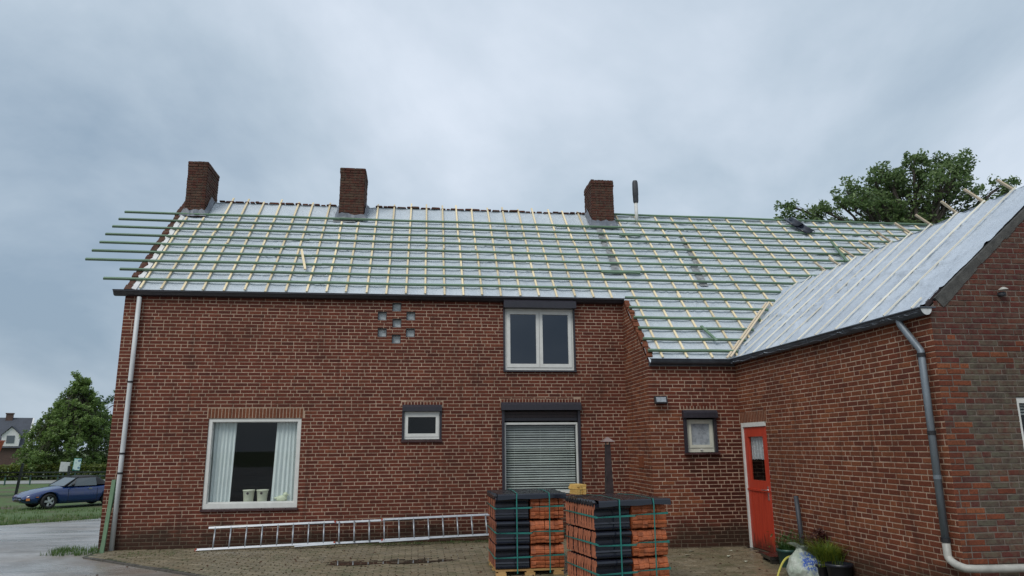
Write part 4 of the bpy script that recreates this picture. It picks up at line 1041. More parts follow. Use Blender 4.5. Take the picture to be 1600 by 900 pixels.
# chimneys
def chimney(x0, x1, y0, y1, zb, zt, lab):
    mo = MB(); mo.box(((x0+x1)/2, (y0+y1)/2, (zb+zt)/2-0.02), (x1-x0-0.012, y1-y0-0.012, zt-zb), rd=0)
    mo.box(((x0+x1)/2, (y0+y1)/2, zt-0.005), (x1-x0-0.12, y1-y0-0.12, 0.05))
    ch = toh(mo.build('chimney', 'mortar_dark', label=lab))
    bm_ = MB()
    for (o, ud, nd, L) in (((x0, y0, 0), (1, 0, 0), (0, -1, 0), x1-x0), ((x1, y0, 0), (0, 1, 0), (1, 0, 0), y1-y0), ((x0, y1, 0), (0, -1, 0), (-1, 0, 0), y1-y0), ((x1, y1, 0), (-1, 0, 0), (0, 1, 0), x1-x0)):
        o = Vector(o); ud = Vector(ud); nd = Vector(nd); z = zb; k = 0
        while z < zt-0.03:
            u = 0.0; L0 = (0.21, 0.10)[k % 2]; ex = 0.012 if z > zt-0.15 else 0
            while u < L-0.02:
                e_ = min(u+L0, L)
                if L-e_ < 0.05: e_ = L
                pr = 0.008+ex+rng.uniform(-0.004, 0.004)
                brick_shape(bm_, o+ud*((u+e_)/2)+Vector((0, 0, z+JT+BR_H/2))+nd*(pr/2), ud, nd, e_-u, BR_H, pr, rng.random(), 0); u = e_+JT; L0 = 0.21
            z += COURSE; k += 1
    # uneven rowlock course on top
    u = x0-0.012
    while u < x1:
        w_ = rng.uniform(0.055, 0.10); w_ = min(w_, x1+0.012-u)
        for yc in (y0+0.045, y1-0.045): bm_.box((u+w_/2, yc, zt+rng.uniform(-0.012, 0.014)), (w_-0.012, 0.11, 0.05), rd=rng.random())
        u += w_
    u = y0+0.1
    while u < y1-0.1:
        w_ = rng.uniform(0.07, 0.11)
        for xc in (x0+0.04, x1-0.04): bm_.box((xc, u+w_/2, zt+rng.uniform(-0.012, 0.014)), (0.10, w_-0.012, 0.05), rd=rng.random())
        u += w_
    bm_.build('brickwork', 'brick_chimney', ch, kind='stuff')
    # crumpled membrane flashing round the foot
    m2 = MB(); ring_pts = []
    per = [(x0, y0), (x1, y0), (x1, y1), (x0, y1)]
    for (ax, ay), (bx, by) in zip(per, per[1:]+per[:1]):
        for i in range(8): ring_pts.append((ax+(bx-ax)*i/8, ay+(by-ay)*i/8))
    n = len(ring_pts); cx, cy = (x0+x1)/2, (y0+y1)/2
    rows = []
    for f, h, outw in ((0, 0.10, 0.018), (1, 0.035, 0.035), (2, -0.01, 0.085)):
        row = []
        for i, (x, y) in enumerate(ring_pts):
            ddx = (1 if x > cx else -1)*outw if abs(x-cx) > (x1-x0)/2-0.02 else 0; ddy = (1 if y > cy else -1)*outw if abs(y-cy) > (y1-y0)/2-0.02 else 0
            X_, Y_ = x+ddx+rng.uniform(-0.012, 0.012), y+ddy+rng.uniform(-0.012, 0.012)
            zz = rz_main(Y_) if Y_ < RID_Y else 2*RID_Z-rz_main(Y_)
            row.append(len(m2.v)); m2.v.append((X_, Y_, zz+h+rng.uniform(-0.03, 0.03)*(f < 2))); m2.r.append(0)
        rows.append(row)
    for r0, r1 in zip(rows, rows[1:]):
        for i in range(n): j = (i+1) % n; m2.f.append((r0[i], r1[i], r1[j], r0[j])); m2.mi.append(0)
    m2.build('flashing', 'flashing', ch)
chimney(0.17, 0.585, 2.22, 3.12, 6.55, 7.93, 'slim leftmost brick chimney at the gable end')
chimney(3.525, 4.075, 2.25, 3.05, 6.55, 7.93, 'middle brick chimney with a mossy worn top')
chimney(9.47, 10.005, 2.28, 3.0, 6.6, 7.90, 'right brick chimney beside the white vent pipe')
# vent pipe
mb = MB(); mb.tube([(10.62, 2.45, 6.80), (10.62, 2.45, 7.48)], 0.042, 14); vp = toh(mb.build('vent_pipe', 'white_frame', smooth=True, label='white flue pipe with dark cap right of the right chimney'))
mb = MB(); mb.lathe([(0.055, 7.43), (0.066, 7.47), (0.068, 7.62), (0.072, 7.63), (0.072, 7.80), (0.068, 7.95), (0.055, 8.0), (0.0, 8.02)], (10.62, 2.45, 0), 16); mb.build('flue_cap', 'conduit', vp, smooth=True)

# ------------------------------------------------------------------ paving
# block paving between a diagonal edge and the wing
def edge_y(x): return -0.62 - 0.845*(x-0.0)          # paving lies above this line (towards the house)
PAV_DZ = 0.012
mb = MB()
pa = [(0.02, 0.05), (W, 0.05), (W, -AA+0.05), (V, -AA+0.05), (V, -9.0), (7.5, -9.0), (6.2, edge_y(6.2)), (3.5, edge_y(3.5)), (1.0, edge_y(1.0)), (0.02, edge_y(0.02))]
def pin(x, y):
    if x < 0.05 or x > V-0.02: return False
    if y < edge_y(x)+0.05: return False
    if x < W-0.02: return y < -0.02
    return y < -AA-0.02
gxs = frange(0.02, V, 0.16)
for i in range(len(gxs)-1):
    x0, x1 = gxs[i], gxs[i+1]
    top = 0.05 if x1 < W+0.05 else -AA+0.05
    y0a, y0b = max(-9, edge_y(x0)), max(-9, edge_y(x1))
    n = 10
    A = [(x0, y0a+(top-y0a)*k/n) for k in range(n+1)]; B = [(x1, y0b+(top-y0b)*k/n) for k in range(n+1)]
    for k in range(n): mb.quad([(*A[k], gz(*A[k])+0.004), (*B[k], gz(*B[k])+0.004), (*B[k+1], gz(*B[k+1])+0.004), (*A[k+1], gz(*A[k+1])+0.004)])
paving = mb.build('paving', 'paving_bed', kind='structure')
PL, PW, PJ = 0.198, 0.097, 0.012
def paver_shape(mb, c, ang, L, Wd, rd):
    n = len(mb.v); ca, sa = math.cos(ang), math.sin(ang)
    tx, ty = rng.uniform(-0.02, 0.02), rng.uniform(-0.035, 0.035)
    for z, k in ((-0.02, 0), (0.0, 0), (0.006, 0.007)):
        for a, b_ in ((-1, -1), (1, -1), (1, 1), (-1, 1)):
            x, y = a*(L/2-k), b_*(Wd/2-k)
            mb.v.append((c[0]+x*ca-y*sa, c[1]+x*sa+y*ca, c[2]+z+tx*x+ty*y)); mb.r.append(rd)
    for lv in (0, 4):
        for i in range(4): j = (i+1) % 4; mb.f.append((n+lv+i, n+lv+j, n+lv+4+j, n+lv+4+i)); mb.mi.append(0)
    mb.f.append((n+8, n+9, n+10, n+11)); mb.mi.append(0)
plist = []
y = -0.07; row = 0
while y > -6.6:
    x = 0.1+(0.104 if row % 2 else 0)
    while x < V:
        if pin(x-0.08, y) and pin(x+0.08, y) and pin(x, y-0.04):
            u, v = proj((x, y, gz(x, y)))
            plist.append((v if (0 < u < 1600 and v < 898) else -1, x, y, rng.random()))
        x += PL+PJ
    y -= PW+PJ; row += 1
plist.sort(key=lambda q: -q[0])
um = MB(); rs = rng.getstate(); paver_shape(um, (0, 0, 0), 0, PL, PW, 0.0); PM = um.mesh('paver', 'paver')
rest = MB(); cnt = 0
for v, x, y, rd in plist:
    z = gz(x, y)+0.010+0.003*mnoise.noise(Vector((x*1.5, y*1.5, 0)))+rng.uniform(-0.002, 0.002)
    if v > 0 and cnt < 300:
        linkmesh('paver', PM, paving, (x, y, z), (rng.uniform(-0.03, 0.03), rng.uniform(-0.02, 0.02), rng.uniform(-0.02, 0.02))); cnt += 1
    else: paver_shape(rest, (x, y, z), rng.uniform(-0.015, 0.015), PL, PW, rd)
rest.build('paver_field', 'paver', paving, kind='stuff')
# kerb stones along the diagonal edge
kd = Vector((1, -0.845, 0)).normalized(); kb = MB(); kb.box((0, 0, 0), (0.29, 0.06, 0.10)); KM = kb.mesh('kerb_stone', 'kerb')
kp = Vector((0.10, edge_y(0.10)-0.02, 0))
for i in range(26):
    c = kp+kd*(0.15+0.30*i)
    linkmesh('kerb_stone', KM, paving, (c.x, c.y, gz(c.x, c.y)-0.026+rng.uniform(-0.004, 0.004)), (0, 0, math.atan2(kd.y, kd.x)+rng.uniform(-0.02, 0.02)))
# puddle in front of the ladder
def puddle(cx, cy, rx, ry, rot, seed, dz):
    mb = MB(); n = 60; pts = []
    for i in range(n):
        a = 2*math.pi*i/n; k = 1+0.38*mnoise.noise(Vector((math.cos(a)*1.6+seed, math.sin(a)*1.6, seed)))+0.16*mnoise.noise(Vector((math.cos(a)*6+seed, math.sin(a)*6, seed)))
        x, y_ = rx*k*math.cos(a), ry*k*math.sin(a); pts.append((cx+x*math.cos(rot)-y_*math.sin(rot), cy+x*math.sin(rot)+y_*math.cos(rot), dz))
    mb.quad(pts); o = mb.build('puddle', 'puddle', kind='structure'); return o
puddle(5.25, -1.80, 1.25, 0.36, 0.13, 3.3, gz(5, -1.9)+0.0165)
puddle(1.2, -3.2, 1.3, 0.30, 0.1, 6.1, gz(0, -3.2)+0.004)

# ------------------------------------------------------------------ vegetation helpers
def blades(mb, c, n, r_, h, w, lean, cols=(0, 1), seg=2):
    for i in range(n):
        a = rng.uniform(0, 6.283); d = r_*math.sqrt(rng.random()); x, y_ = c[0]+d*math.cos(a), c[1]+d*math.sin(a)
        hh = h*rng.uniform(0.5, 1.1); la = rng.uniform(0, 6.283) if r_ > 0.25 else a+rng.uniform(-0.7, 0.7); ln = lean*hh*rng.uniform(0.2, 1.0)
        ox, oy = -math.sin(la)*w/2, math.cos(la)*w/2; rd = rng.uniform(*cols)
        prev = None
        for s_ in range(seg+1):
            t = s_/seg; px_, py_, pz_ = x+math.cos(la)*ln*t*t, y_+math.sin(la)*ln*t*t, c[2]+hh*(t-0.25*t*t*lean)
            k = 1-t*0.85; cur = ((px_-ox*k, py_-oy*k, pz_), (px_+ox*k, py_+oy*k, pz_))
            if prev: mb.quad([prev[0], prev[1], cur[1], cur[0]], 0, rd)
            prev = cur
def leaves(mb, c, r_, n, size, flat=0.75, cb=0.0):
    for i in range(n):
        while True:
            p = Vector((rng.uniform(-1, 1), rng.uniform(-1, 1), rng.uniform(-1, 1)))
            if p.length < 1: break
        p = Vector((p.x*r_, p.y*r_, p.z*r_*flat))+Vector(c); s_ = size*rng.uniform(0.6, 1.25)
        d = Vector((rng.gauss(0, 1), rng.gauss(0, 1), rng.gauss(0, 0.7))).normalized(); e_ = d.cross(Vector((rng.gauss(0, 1), rng.gauss(0, 1), rng.gauss(0, 1)+0.8))).normalized()
        rd = min(1, max(0, rng.gauss(0.45+cb, 0.22)))
        mb.quad([p-d*s_, p-e_*s_*0.5+d*s_*0.1, p+d*s_, p+e_*s_*0.5+d*s_*0.1], 0, rd)
def limb(mb, a, b_, r0, r1, wob=0.1, seg=6):
    a = Vector(a); b_ = Vector(b_); pts = []; n = 5; L = (b_-a).length
    for i in range(n+1):
        t = i/n; o_ = Vector((rng.uniform(-1, 1), rng.uniform(-1, 1), rng.uniform(-1, 1)))*wob*L*(t*(1-t))*1.5
        pts.append(a.lerp(b_, t)+o_+Vector((0, 0, 0.08*L*math.sin(math.pi*t))))
    mb.tube(pts, [r0+(r1-r0)*i/n for i in range(n+1)], seg); return pts

# ------------------------------------------------------------------ big tree behind the roof
def tree(name, base, trunk_top, tr, clumps, leaf, size, tufts, per, lab, grp=None, cat='tree', twig=1.0):
    root = tag(empty(name, base), lab, cat, grp); B = Vector(base)
    wd = MB(); lf = MB()
    tt = Vector(trunk_top)
    tp = limb(wd, (0, 0, -0.2), tt, tr, tr*0.55, 0.05, 8)
    for c, r_ in clumps:
        c = Vector(c); st = tt.lerp(Vector((0, 0, tt.z*0.75)), rng.random()*0.8)
        lp = limb(wd, st, c, tr*0.32*twig, 0.03*twig, 0.18)
        nt_ = max(5, int(tufts*r_*r_))
        for i in range(nt_):
            while True:
                p = Vector((rng.uniform(-1, 1), rng.uniform(-1, 1), rng.uniform(-1, 1)))
                if 0.25 < p.length < 1: break
            q = c+Vector((p.x*r_, p.y*r_, p.z*r_*0.85))
            if i % 2 == 0: limb(wd, lp[3] if i % 4 else lp[4], q, 0.022*twig, 0.006*twig, 0.2, 4)
            leaves(lf, q, rng.uniform(0.18, 0.42)*min(1.3, max(0.8, r_)), per, size, 0.8, 0.16*(p.z)-0.05)
    wd.build('trunk', 'bark', root); lf.build('crown', leaf, root)
    return root
# crown lobes given in metres from the crown centre: (right, back, up)
TB = Vector((26.6, 14.2, -0.6)); rv = Vector((0.991, -0.13, 0))
def cl(u, v, r_, d=0.0):   # lobe offset in units of 1/35 m on the plane across the view
    p = rv*((u-1400)/35.0)+Vector((0.13, 0.99, 0))*d; return ((p.x, p.y, 14.35-(v-232)/35.0*1.02+0.6), r_)
lob = [cl(1440, 250, .75), cl(1415, 262, .8, 1), cl(1475, 262, .75, -1), cl(1400, 290, 1.0, 1.5), cl(1450, 295, 1.0, -1), cl(1495, 290, .8), cl(1365, 270, .65), cl(1340, 285, .7, 1), cl(1318, 290, .6), cl(1325, 315, .6, -.8), cl(1372, 318, .95), cl(1420, 330, 1.0), cl(1470, 330, 1.0, 1), cl(1505, 262, .45), cl(1505, 325, .7), cl(1285, 325, .5), cl(1262, 328, .55), cl(1300, 345, .5), cl(1222, 312, .45), cl(1228, 330, .5), cl(1212, 338, .35), cl(1535, 300, .65), cl(1562, 284, .5), cl(1550, 320, .7), cl(1575, 275, .35), cl(1525, 340, .8), cl(1350, 350, .9), cl(1440, 365, 1.2), cl(1390, 365, 1.0), cl(1470, 240, .4), cl(1385, 255, .45), cl(1240, 352, .7), cl(1500, 370, 1.2), cl(1480, 310, .8, 2), cl(1340, 330, .7, 2), cl(1440, 310, 1.0, 2.5), cl(1395, 268, .7), cl(1425, 285, .9, .5), cl(1430, 240, .5), cl(1455, 275, .8), cl(1270, 318, .4), cl(1300, 308, .4), cl(1490, 245, .4), cl(1350, 300, .7)]
tree('oak_tree', TB, (0.3, 0, 9.3), 0.42, lob, 'leaf_oak', 0.088, 46, 25, 'large leafy tree rising behind the right end of the roof')
# young conical tree on the left
TB2 = Vector((-23.2, 51.0, -0.63)); cl2 = []
for i in range(150):
    t = rng.random()**1.05; z = 0.8+7.1*t; rad = 4.3*(1-t)**0.8*(0.9 if t < 0.12 else 1.0); a = rng.uniform(0, 6.283); d = rad*math.sqrt(rng.uniform(0.12, 1))
    cl2.append(((d*math.cos(a)+0.45*t, d*math.sin(a), z), 0.72 if t < 0.7 else 0.45))
cl2 += [((0.25, 0, 8.15), 0.34), ((0.0, 0, 8.4), 0.25), ((1.05, 0, 7.8), 0.36), ((0.5, 0, 7.7), 0.45), ((0.5, 0.3, 7.2), 0.5)]
tree('young_tree', TB2, (0.2, 0, 7.5), 0.16, cl2, 'leaf_bright', 0.11, 32, 26, 'bushy conical green tree behind the hedge at far left', twig=0.45)
for i, (bx, by, h, lab) in enumerate(((-35, 84, 9.8, 'distant round tree beyond the slate house, at the left edge'), (-30.5, 88, 9.6, 'distant round tree between slate house chimney and conical tree'), (-20.5, 78, 6.2, 'distant low tree seen between conical tree and brick corner'))):
    c3 = [((rng.uniform(-2.4, 2.4), rng.uniform(-2, 2), rng.uniform(0.35, 1)*h-0.8), 1.2) for _ in range(26)]
    tree('background_tree', (bx, by, -0.6), (0, 0, h*0.6), 0.2, c3, 'leaf_far', 0.22, 6, 16, lab, 'trees far behind the hedge')
# hedge
hd = MB()
for i in range(5200):
    x = rng.uniform(-50, -8); y = 48.3+rng.uniform(-0.5, 0.5); z = rng.uniform(0, 1.1)
    leaves(hd, (x, y, -0.63+z), 0.16, 4, 0.13, 1, 0.45*(z/1.1)-0.2)
tag(hd.build('hedge', 'leaf_hedge'), 'low clipped yellow green hedge across the field behind the fence', 'hedge')
# garden path beyond the fence
mb = MB(); mb.quad([(-70, 41.0, -0.622), (-4, 41.0, -0.622), (-4, 46.5, -0.622), (-70, 46.5, -0.622)]); mb.build('path', 'path', kind='structure')
# grass: rough verge round the car and along the drive
gm = MB()
def yfar(x):
    for (xa, ya), (xb, yb) in zip(far, far[1:]):
        if xa <= x <= xb: return ya+(yb-ya)*(x-xa)/(xb-xa)
    return 10.0
for i in range(9000):
    x = rng.uniform(-22, -1); y = yfar(x)+rng.uniform(-0.1, 1)**2*16
    if mnoise.noise(Vector((x*0.35, y*0.35, 4))) > 0.22: continue
    blades(gm, (x, y, gz(x, y)-0.02), 3, 0.10, 0.13, 0.018, 0.5, (0.0, 0.95), 1)
gm.build('grass', 'grass', kind='stuff')['label'] = 'rough wet grass beside the drive'
gm = MB()
for i in range(130):
    x = rng.uniform(-0.75, 0.12); y = rng.uniform(-0.45, 0.4)
    if x > -0.02 and y > -0.05: continue
    blades(gm, (x, y, gz(x, y)), 6, 0.07, 0.10, 0.010, 0.8, (0.0, 0.7), 2)
for i in range(700):
    x = rng.uniform(3.4, 7.8); blades(gm, (x, -0.06-abs(rng.gauss(0, 0.09)), -0.10), 4, 0.05, 0.045+0.03*(x > 4.5), 0.008, 0.9, (0, 0.6), 1)
for i in range(60):
    x = 1.0+rng.uniform(-0.4, 0.5); blades(gm, (x, -0.6+rng.uniform(-0.25, 0.25), -0.095), 5, 0.05, 0.05, 0.008, 0.9, (0.1, 0.8), 1)
gm.build('weeds', 'grass', kind='stuff')['label'] = 'weeds and moss growing along the foot of the wall'

# ------------------------------------------------------------------ car
def lerp_tab(tab, x):
    for a, b_ in zip(tab, tab[1:]):
        if a[0] <= x <= b_[0]:
            t = (x-a[0])/(b_[0]-a[0]); t = t*t*(3-2*t) if len(a) > 9 else t
            return [p+(q-p)*t for p, q in zip(a[1:], b_[1:])]
    return list(tab[-1][1:] if x > tab[-1][0] else tab[0][1:])
car = tag(empty('parked_car', (-8.60, 18.80, -0.63), R(-134)), 'dark blue two-seat convertible with black soft top parked on the grass', 'car')
# station: x, half width, bottom z, shoulder z, top z
ST = [(-1.98, 0.52, 0.38, 0.62, 0.66), (-1.93, 0.66, 0.28, 0.68, 0.74), (-1.75, 0.75, 0.22, 0.74, 0.82), (-1.4, 0.81, 0.20, 0.77, 0.86), (-1.0, 0.83, 0.18, 0.78, 0.87), (-0.5, 0.835, 0.17, 0.77, 0.86), (0.1, 0.835, 0.17, 0.76, 0.85), (0.55, 0.83, 0.17, 0.75, 0.84), (0.9, 0.825, 0.18, 0.73, 0.79), (1.3, 0.81, 0.20, 0.68, 0.73), (1.6, 0.77, 0.22, 0.60, 0.65), (1.82, 0.68, 0.24, 0.53, 0.565), (1.93, 0.56, 0.28, 0.48, 0.50), (1.98, 0.42, 0.33, 0.45, 0.46)]
mb = MB(); xs3 = frange(-1.98, 1.98, 0.066); rings = []
ARCH = (1.13, -1.13)
for x in xs3:
    w_, zb, zs, zt = lerp_tab(ST, x)
    arch = 0
    for ax in ARCH:
        d = abs(x-ax)
        if d < 0.345: arch = max(arch, math.sqrt(0.345**2-d*d)+0.29)
    half = []
    zb2 = max(zb, arch)
    for yy_, z_ in ((0, zb), (w_*0.80, zb), (w_*0.82, zb2-0.012 if arch else zb+0.01), (w_*0.96, zb2 if arch else zb+0.03), (w_*0.995, max(zb2+0.01, zb+0.14)), (w_, max(zb2+0.02, (zb+zs)*0.52)), (w_*0.975, max(zb2+0.03, zs-0.05)), (w_*0.93, zs), (w_*0.70, zt-0.02), (w_*0.35, zt), (0, zt+0.006)):
        half.append((yy_, z_))
    ringp = [(x, a, c_) for a, c_ in half]+[(x, -a, c_) for a, c_ in half[-2:0:-1]]
    rings.append(ringp)
n = len(rings[0])
for rg in rings:
    for p in rg: mb.v.append(p); mb.r.append(0)
for i in range(len(rings)-1):
    for k in range(n): a = i*n+k; b_ = i*n+(k+1) % n; mb.f.append((a, b_, b_+n, a+n)); mb.mi.append(0)
mb.f.append(tuple(range(n))); mb.mi.append(0); mb.f.append(tuple(range((len(rings)-1)*n, len(rings)*n))[::-1]); mb.mi.append(0)
body = mb.build('body', 'car_blue', car, smooth=True)
# underside and wells
mb = MB(); mb.box((0, 0, 0.30), (3.3, 1.28, 0.2)); 
for ax in ARCH: mb.box((ax, 0, 0.42), (0.66, 1.40, 0.38))
mb.build('underbody', 'rubber', body)
# soft top and glass
def loft(name, mat, stations, parent, smooth=True):
    mb = MB(); n = len(stations[0])
    for st in stations:
        for p in st: mb.v.append(p); mb.r.append(0)
    for i in range(len(stations)-1):
        for k in range(n-1): a = i*n+k; mb.f.append((a, a+1, a+1+n, a+n)); mb.mi.append(0)
    return mb.build(name, mat, parent, smooth=smooth)
def hoop(x, hw, z, zb, hb):
    return [(x, hb, zb), (x, hw+0.02, z-0.10), (x, hw-0.06, z-0.025), (x, hw*0.5, z), (x, 0, z+0.008), (x, -hw*0.5, z), (x, -hw+0.06, z-0.025), (x, -hw-0.02, z-0.10), (x, -hb, zb)]
loft('soft_top', 'soft_top', [hoop(0.10, 0.60, 1.165, 1.06, 0.62), hoop(-0.2, 0.62, 1.215, 1.10, 0.64), hoop(-0.55, 0.62, 1.21, 1.08, 0.64), hoop(-0.62, 0.62, 1.20, 0.86, 0.76), hoop(-0.80, 0.60, 1.13, 0.86, 0.74), hoop(-1.05, 0.58, 0.98, 0.86, 0.68), hoop(-1.22, 0.56, 0.885, 0.86, 0.60)], car)
def pan(name, mat, pts, t=0.0):
    mb = MB(); mb.quad(pts); return mb.build(name, mat, car)
pan('windscreen', 'car_glass', [(0.62, 0.70, 0.84), (0.62, -0.70, 0.84), (0.12, -0.58, 1.15), (0.12, 0.58, 1.15)])
for s_ in (1, -1):
    pan('side_window', 'car_glass', [(0.52, s_*0.775, 0.83), (0.12, s_*0.635, 1.12), (-0.58, s_*0.645, 1.14), (-0.60, s_*0.775, 0.83)])
    mb = MB(); mb.bar((0.62, s_*0.72, 0.83), (0.10, s_*0.605, 1.165), 0.045, 0.04); mb.bar((0.30, s_*0.785, 0.83), (0.20, s_*0.69, 1.06), 0.025, 0.02); mb.build('screen_pillar', 'black', car)
    mb = MB(); mb.bar((0.10, s_*0.60, 1.165), (0.10, 0, 1.175), 0.05, 0.035); mb.build('screen_header', 'black', car)
    mb = MB(); blob(mb, (0.36, s_*0.90, 0.89), (0.06, 0.085, 0.055), 10, 6); mb.bar((0.36, s_*0.80, 0.83), (0.36, s_*0.88, 0.87), 0.04, 0.04); mb.build('mirror', 'black', car, smooth=True)
    mb = MB(); mb.box((-0.33, s_*0.838, 0.72), (0.14, 0.012, 0.035)); mb.build('door_handle', 'chrome', car)
    mb = MB(); mb.box((0.47, s_*0.832, 0.48), (0.008, 0.012, 0.50)); mb.box((-0.62, s_*0.838, 0.50), (0.008, 0.012, 0.46)); mb.box((-0.075, s_*0.842, 0.25), (1.1, 0.012, 0.008)); mb.build('door_gap', 'black', car)
    mb = MB(); mb.box((1.78, s_*0.60, 0.39), (0.12, 0.22, 0.085), rotz(-s_*0.55)); mb.build('indicator', 'amber', car)
    mb = MB(); mb.box((1.55, s_*0.787, 0.47), (0.09, 0.02, 0.03), rotz(-s_*0.16)); mb.build('side_marker', 'amber', car)
mb = MB(); blob(mb, (1.93, 0, 0.36), (0.09, 0.36, 0.055), 16, 8); mb.build('air_intake', 'black', body, smooth=True)
tm = MB(); tm.lathe([(0.19, -0.085), (0.26, -0.092), (0.286, -0.07), (0.29, 0.0), (0.286, 0.07), (0.26, 0.092), (0.19, 0.085), (0.19, -0.085)], seg=28); TM = tm.mesh('tyre', 'rubber', True)
rm = MB(); rm.lathe([(0.195, 0.08), (0.20, 0.06), (0.175, 0.035), (0.175, -0.06)], seg=28)
rm.lathe([(0.0, 0.075), (0.05, 0.072), (0.055, 0.05), (0.055, 0.0)], seg=14)
for k in range(5):
    a = 2*math.pi*k/5
    rm.box((0.11*math.cos(a), 0.11*math.sin(a), 0.052), (0.155, 0.075, 0.03), rotz(a))
RM = rm.mesh('rim', 'rim')
dm_ = MB(); dm_.lathe([(0.0, 0.01), (0.175, 0.01)], seg=20); DM = dm_.mesh('brake_disc', 'rubber')
for ax in ARCH:
    for s_ in (1, -1):
        o = linkmesh('wheel', TM, car, (ax, s_*0.725, 0.29), (R(-90) if s_ > 0 else R(90), 0, R(8) if ax > 0 else 0)); 
        linkmesh('rim', RM, o); linkmesh('brake_disc', DM, o)

# ------------------------------------------------------------------ fences, signs, far house, skip
def fence(name, pts, h, rails, mat, lab, lean=None, pw=0.06):
    root = tag(empty(name, (pts[0][0], pts[0][1], -0.63)), lab, 'fence'); b0 = Vector((pts[0][0], pts[0][1], -0.63))
    for i, (x, y, *hh) in enumerate(pts):
        mb = MB(); H = hh[0] if hh else h; ln = (lean or {}).get(i, 0); mb.bar(Vector((x, y, -0.75))-b0, Vector((x+ln, y, -0.63+H))-b0, pw, pw, (0, 1, 0)); mb.build('post', mat, root)
    for z in rails:
        mb = MB()
        for (p, q) in zip(pts, pts[1:]): mb.bar(Vector((p[0], p[1], -0.63+z))-b0, Vector((q[0], q[1], -0.63+z))-b0, 0.05, 0.06)
        mb.build('rail', mat, root)
    return root
fence('field_fence', [(-19.2, 27.6, 1.4), (-14.95, 27.3, 1.58), (-12.35, 26.9, 1.44), (-10.35, 26.6, 1.3)], 1.3, (1.13, 0.93), 'fence_paint', 'dark metal rail fence with tall leaning post behind the blue car', {1: 0.16}, 0.10)
fence('garden_fence', [(-24, 39.4), (-21.7, 39.4), (-20.1, 39.3), (-18.4, 39.3), (-17.2, 39.1), (-15.6, 38.9), (-13, 38.7)], 0.62, (0.55,), 'fence_green', 'low green rail fence along the pale path', None, 0.07)
def sign(name, loc, w, h, zc, mat, edge, lab):
    root = tag(empty(name, loc), lab, 'sign'); mb = MB(); mb.tube([(0, 0, -0.1), (0, 0, zc+h/2)], 0.03, 8); mb.build('post', 'fence_green', root)
    mb = MB(); mb.box((0, -0.05, zc), (w, 0.03, h)); b_ = mb.build('board', edge, root)
    mb = MB(); mb.box((0, -0.068, zc), (w*0.90, 0.008, h*0.92)); mb.build('panel', mat, b_)
    root.rotation_euler = (0, R(4), R(28)); return root
sign('notice_board', (-16.12, 34.7, -0.63), 0.50, 0.62, 1.215, 'sign_white', 'sign_white', 'plain white notice board on a post beyond the fence')
sign('information_sign', (-15.35, 34.5, -0.63), 0.40, 0.72, 1.38, 'sign_poster', 'sign_green', 'green edged sign with blue picture panel right of the white board')
# slate roofed house far left
HB = Vector((-54.7, 94.4, -0.63)); fh = tag(empty('slate_house', HB, R(20)), 'distant house with dark slate roof and white dormer at the left edge', 'house')
mb = MB(); mb.box((0, 0, 1.4), (13, 7, 3.0)); mb.build('wall', 'far_brick', fh)
mb = MB()
for s_ in (-1, 1):
    mb.quad([(-6.8, s_*3.9, 2.6), (6.8, s_*3.9, 2.6), (6.8, 0, 6.7), (-6.8, 0, 6.7)])
mb.quad([(6.5, -3.5, 2.6), (6.5, 3.5, 2.6), (6.5, 0, 6.6)]); mb.quad([(-6.5, -3.5, 2.6), (-6.5, 3.5, 2.6), (-6.5, 0, 6.6)])
rf = mb.build('roof', 'slate', fh)
mb = MB(); mb.box((4.0, 0, 6.7), (0.8, 0.8, 1.2)); mb.box((4.0, 0, 7.25), (0.95, 0.95, 0.16)); mb.build('chimney', 'far_brick', rf)
mb = MB(); mb.box((4.90, -2.9, 3.55), (2.0, 1.8, 1.5)); mb.quad([(3.90, -3.8, 4.3), (5.90, -3.8, 4.3), (4.90, -3.8, 5.3)]); dorm = mb.build('dormer', 'white_render', fh)
mb = MB(); mb.quad([(3.75, -4.0, 4.2), (4.90, -4.0, 5.45), (4.90, -1.0, 5.45), (3.75, -1.6, 4.2)]); mb.quad([(6.05, -4.0, 4.2), (4.90, -4.0, 5.45), (4.90, -1.0, 5.45), (6.05, -1.6, 4.2)]); mb.build('dormer_roof', 'slate', dorm)
mb = MB(); mb.box((4.90, -3.82, 3.7), (0.9, 0.06, 1.0)); mb.build('dormer_window', 'car_glass', dorm)
mb = MB(); mb.bar((6.85, -3.95, 2.55), (6.85, 0, 6.65), 0.12, 0.2, (1, 0, 0)); mb.build('barge_board', 'white_render', rf)
# orange skip cut by the left edge
mb = MB(); sx, sy, sz = -16.3, 26.2, -0.63
prof = [Vector((-0.62, -0.55, 1.78)), Vector((0.55, -0.55, 1.78)), Vector((0.80, -0.55, 2.70)), Vector((-0.9, -0.55, 2.70))]
mb.extrude(prof, [(0, 0, 0), (0, 1.1, 0)], 0, 0); mb.box((-0.05, 0.0, 2.72), (1.74, 1.2, 0.06)); mb.box((-0.55, 0, 0.90), (0.10, 0.9, 1.78)); mb.box((0.10, 0, 0.90), (0.10, 0.9, 1.78))
sk = tag(mb.build('orange_hopper', 'orange_skip'), 'orange flared hopper cut off by the left edge of the picture', 'container'); sk.location = (sx, sy, sz); sk.rotation_euler = (0, 0, R(8))

